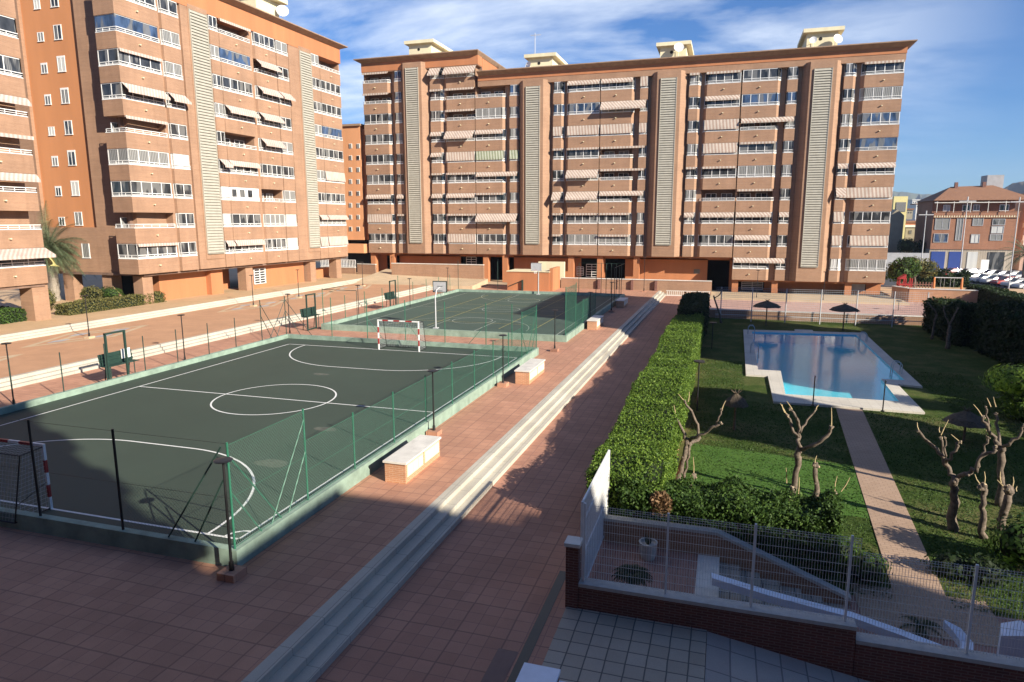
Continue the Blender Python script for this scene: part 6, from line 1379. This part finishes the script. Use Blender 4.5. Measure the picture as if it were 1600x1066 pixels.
block('long brick block behind and right of the camera', 59.2, 81.5, -40, -17, 21.6)
block('tall brick block right of the pool garden, out of frame', 62, 66.5, 21.4, 44.9, 26.8)
block('lower brick block right of the pool garden, out of frame', 62, 66, 2.8, 11.6, 16.3)
t = thing('added_shade_box', 'unseen box added on the out of frame block to shade the patio wall', 'shade box', (75, -20, 21.6)); m = MB(); m.box(68.4, 81.4, -30, -17.05, 21.6, 22.5); part('wall', m, 'brown_brick', t)  # unseen box added only to keep sun off the patio retaining wall
# ------------------------------------------------------------------ light, sky, haze
SUN_EL = 25.0; sd = Vector((.891, -.454, 0)).normalized(); sv = Vector((sd.x*math.cos(R(SUN_EL)), sd.y*math.cos(R(SUN_EL)), math.sin(R(SUN_EL))))
L = bpy.data.lights.new('sun', 'SUN'); L.energy = 5.0; L.angle = R(.53); L.color = (1, .91, .77); so = bpy.data.objects.new('sun', L); COL.objects.link(so); so.rotation_euler = sv.to_track_quat('Z', 'Y').to_euler()
wd = bpy.data.worlds.new('World'); SC.world = wd; wd.use_nodes = True; nt = wd.node_tree; nt.nodes.clear()
def WN(ty, **k):
    n = nt.nodes.new('ShaderNode'+ty)
    for a, b in k.items(): setattr(n, a, b)
    return n
out = WN('OutputWorld'); bg = WN('Background'); bg.inputs[1].default_value = .06; nt.links.new(bg.outputs[0], out.inputs[0])
sky = WN('TexSky', sky_type='NISHITA'); sky.sun_disc = False; sky.sun_elevation = R(SUN_EL); sky.sun_rotation = math.atan2(sd.x, sd.y); sky.air_density = 1.0; sky.dust_density = .15; sky.ozone_density = 4; sky.altitude = 20
tc = WN('TexCoord'); sp = WN('SeparateXYZ'); nt.links.new(tc.outputs['Generated'], sp.inputs[0])
def WM(op, a, b):
    n = WN('Math', operation=op)
    for i, v in enumerate((a, b)):
        if isinstance(v, (int, float)): n.inputs[i].default_value = v
        else: nt.links.new(v, n.inputs[i])
    return n.outputs[0]
zz = WM('ADD', WM('MAXIMUM', sp.outputs[2], 0), .12); cb = WN('CombineXYZ'); nt.links.new(WM('DIVIDE', sp.outputs[0], zz), cb.inputs[0]); nt.links.new(WM('DIVIDE', sp.outputs[1], zz), cb.inputs[1])
mp = WN('Mapping'); mp.inputs['Scale'].default_value = (.62, 1.0, 1); mp.inputs['Rotation'].default_value = (0, 0, R(-14)); nt.links.new(cb.outputs[0], mp.inputs[0])
nz = WN('TexNoise'); nz.inputs['Scale'].default_value = 1.25; nz.inputs['Detail'].default_value = 8; nz.inputs['Roughness'].default_value = .58; nz.inputs['Distortion'].default_value = .25; nt.links.new(mp.outputs[0], nz.inputs['Vector'])
rp = WN('ValToRGB'); rp.color_ramp.elements[0].position = .42; rp.color_ramp.elements[0].color = (0, 0, 0, 1); rp.color_ramp.elements[1].position = .62; rp.color_ramp.elements[1].color = (1, 1, 1, 1); nt.links.new(nz.outputs['Fac'], rp.inputs[0])
# fewer clouds low down and towards the east; unseen south cleared to lower fill
az = WM('SUBTRACT', 1.0, WM('MULTIPLY', WM('MAXIMUM', WM('ADD', sp.outputs[0], -.02), 0), 3.4)); low = WM('MINIMUM', WM('MAXIMUM', WM('MULTIPLY', WM('SUBTRACT', sp.outputs[2], .03), 7), 0), 1)
fac = WM('MULTIPLY', WM('MULTIPLY', rp.outputs[0], WM('MAXIMUM', az, .06)), WM('MULTIPLY', low, WM('MINIMUM', WM('MAXIMUM', WM('MULTIPLY', sp.outputs[1], 2.2), .08), .85)))
mx = WN('Mix', data_type='RGBA'); nt.links.new(fac, mx.inputs[0]); tn = WN('Mix', data_type='RGBA', blend_type='MULTIPLY'); tn.inputs[0].default_value = 1; nt.links.new(sky.outputs[0], tn.inputs[6]); tn.inputs[7].default_value = (.42, .74, 1.12, 1); nt.links.new(tn.outputs[2], mx.inputs[6]); mx.inputs[7].default_value = (8.6, 9.4, 10.6, 1); nt.links.new(mx.outputs[2], bg.inputs[0])
SC.view_settings.view_transform = 'Standard'; SC.view_settings.look = 'None'; SC.view_settings.gamma = 1; SC.view_settings.use_curve_mapping = False; SC.view_settings.exposure = EXPO
SC.render.engine = 'CYCLES'; SC.cycles.max_bounces = 6; SC.cycles.transparent_max_bounces = 12

# ------------------------------------------------------------------ the air: far hills fade to blue
hz = MB().box(-4300, 4300, -120, 4300, -3.6, 260)
hm = bpy.data.materials.new('haze'); hm.use_nodes = True; hn = hm.node_tree; hn.nodes.clear(); ho = hn.nodes.new('ShaderNodeOutputMaterial'); hv = hn.nodes.new('ShaderNodeVolumePrincipled')
hv.inputs['Color'].default_value = (.62, .76, 1, 1); hv.inputs['Density'].default_value = .00011; hv.inputs['Anisotropy'].default_value = .0; hn.links.new(hv.outputs[0], ho.inputs['Volume']); MATS['haze'] = hm
ho_ = link('haze', hz, 'haze'); ho_['kind'] = 'stuff'; ho_['label'] = 'thin blue haze in the air over the whole estate and the hills'; ho_['category'] = 'haze'
SC.cycles.volume_bounces = 0
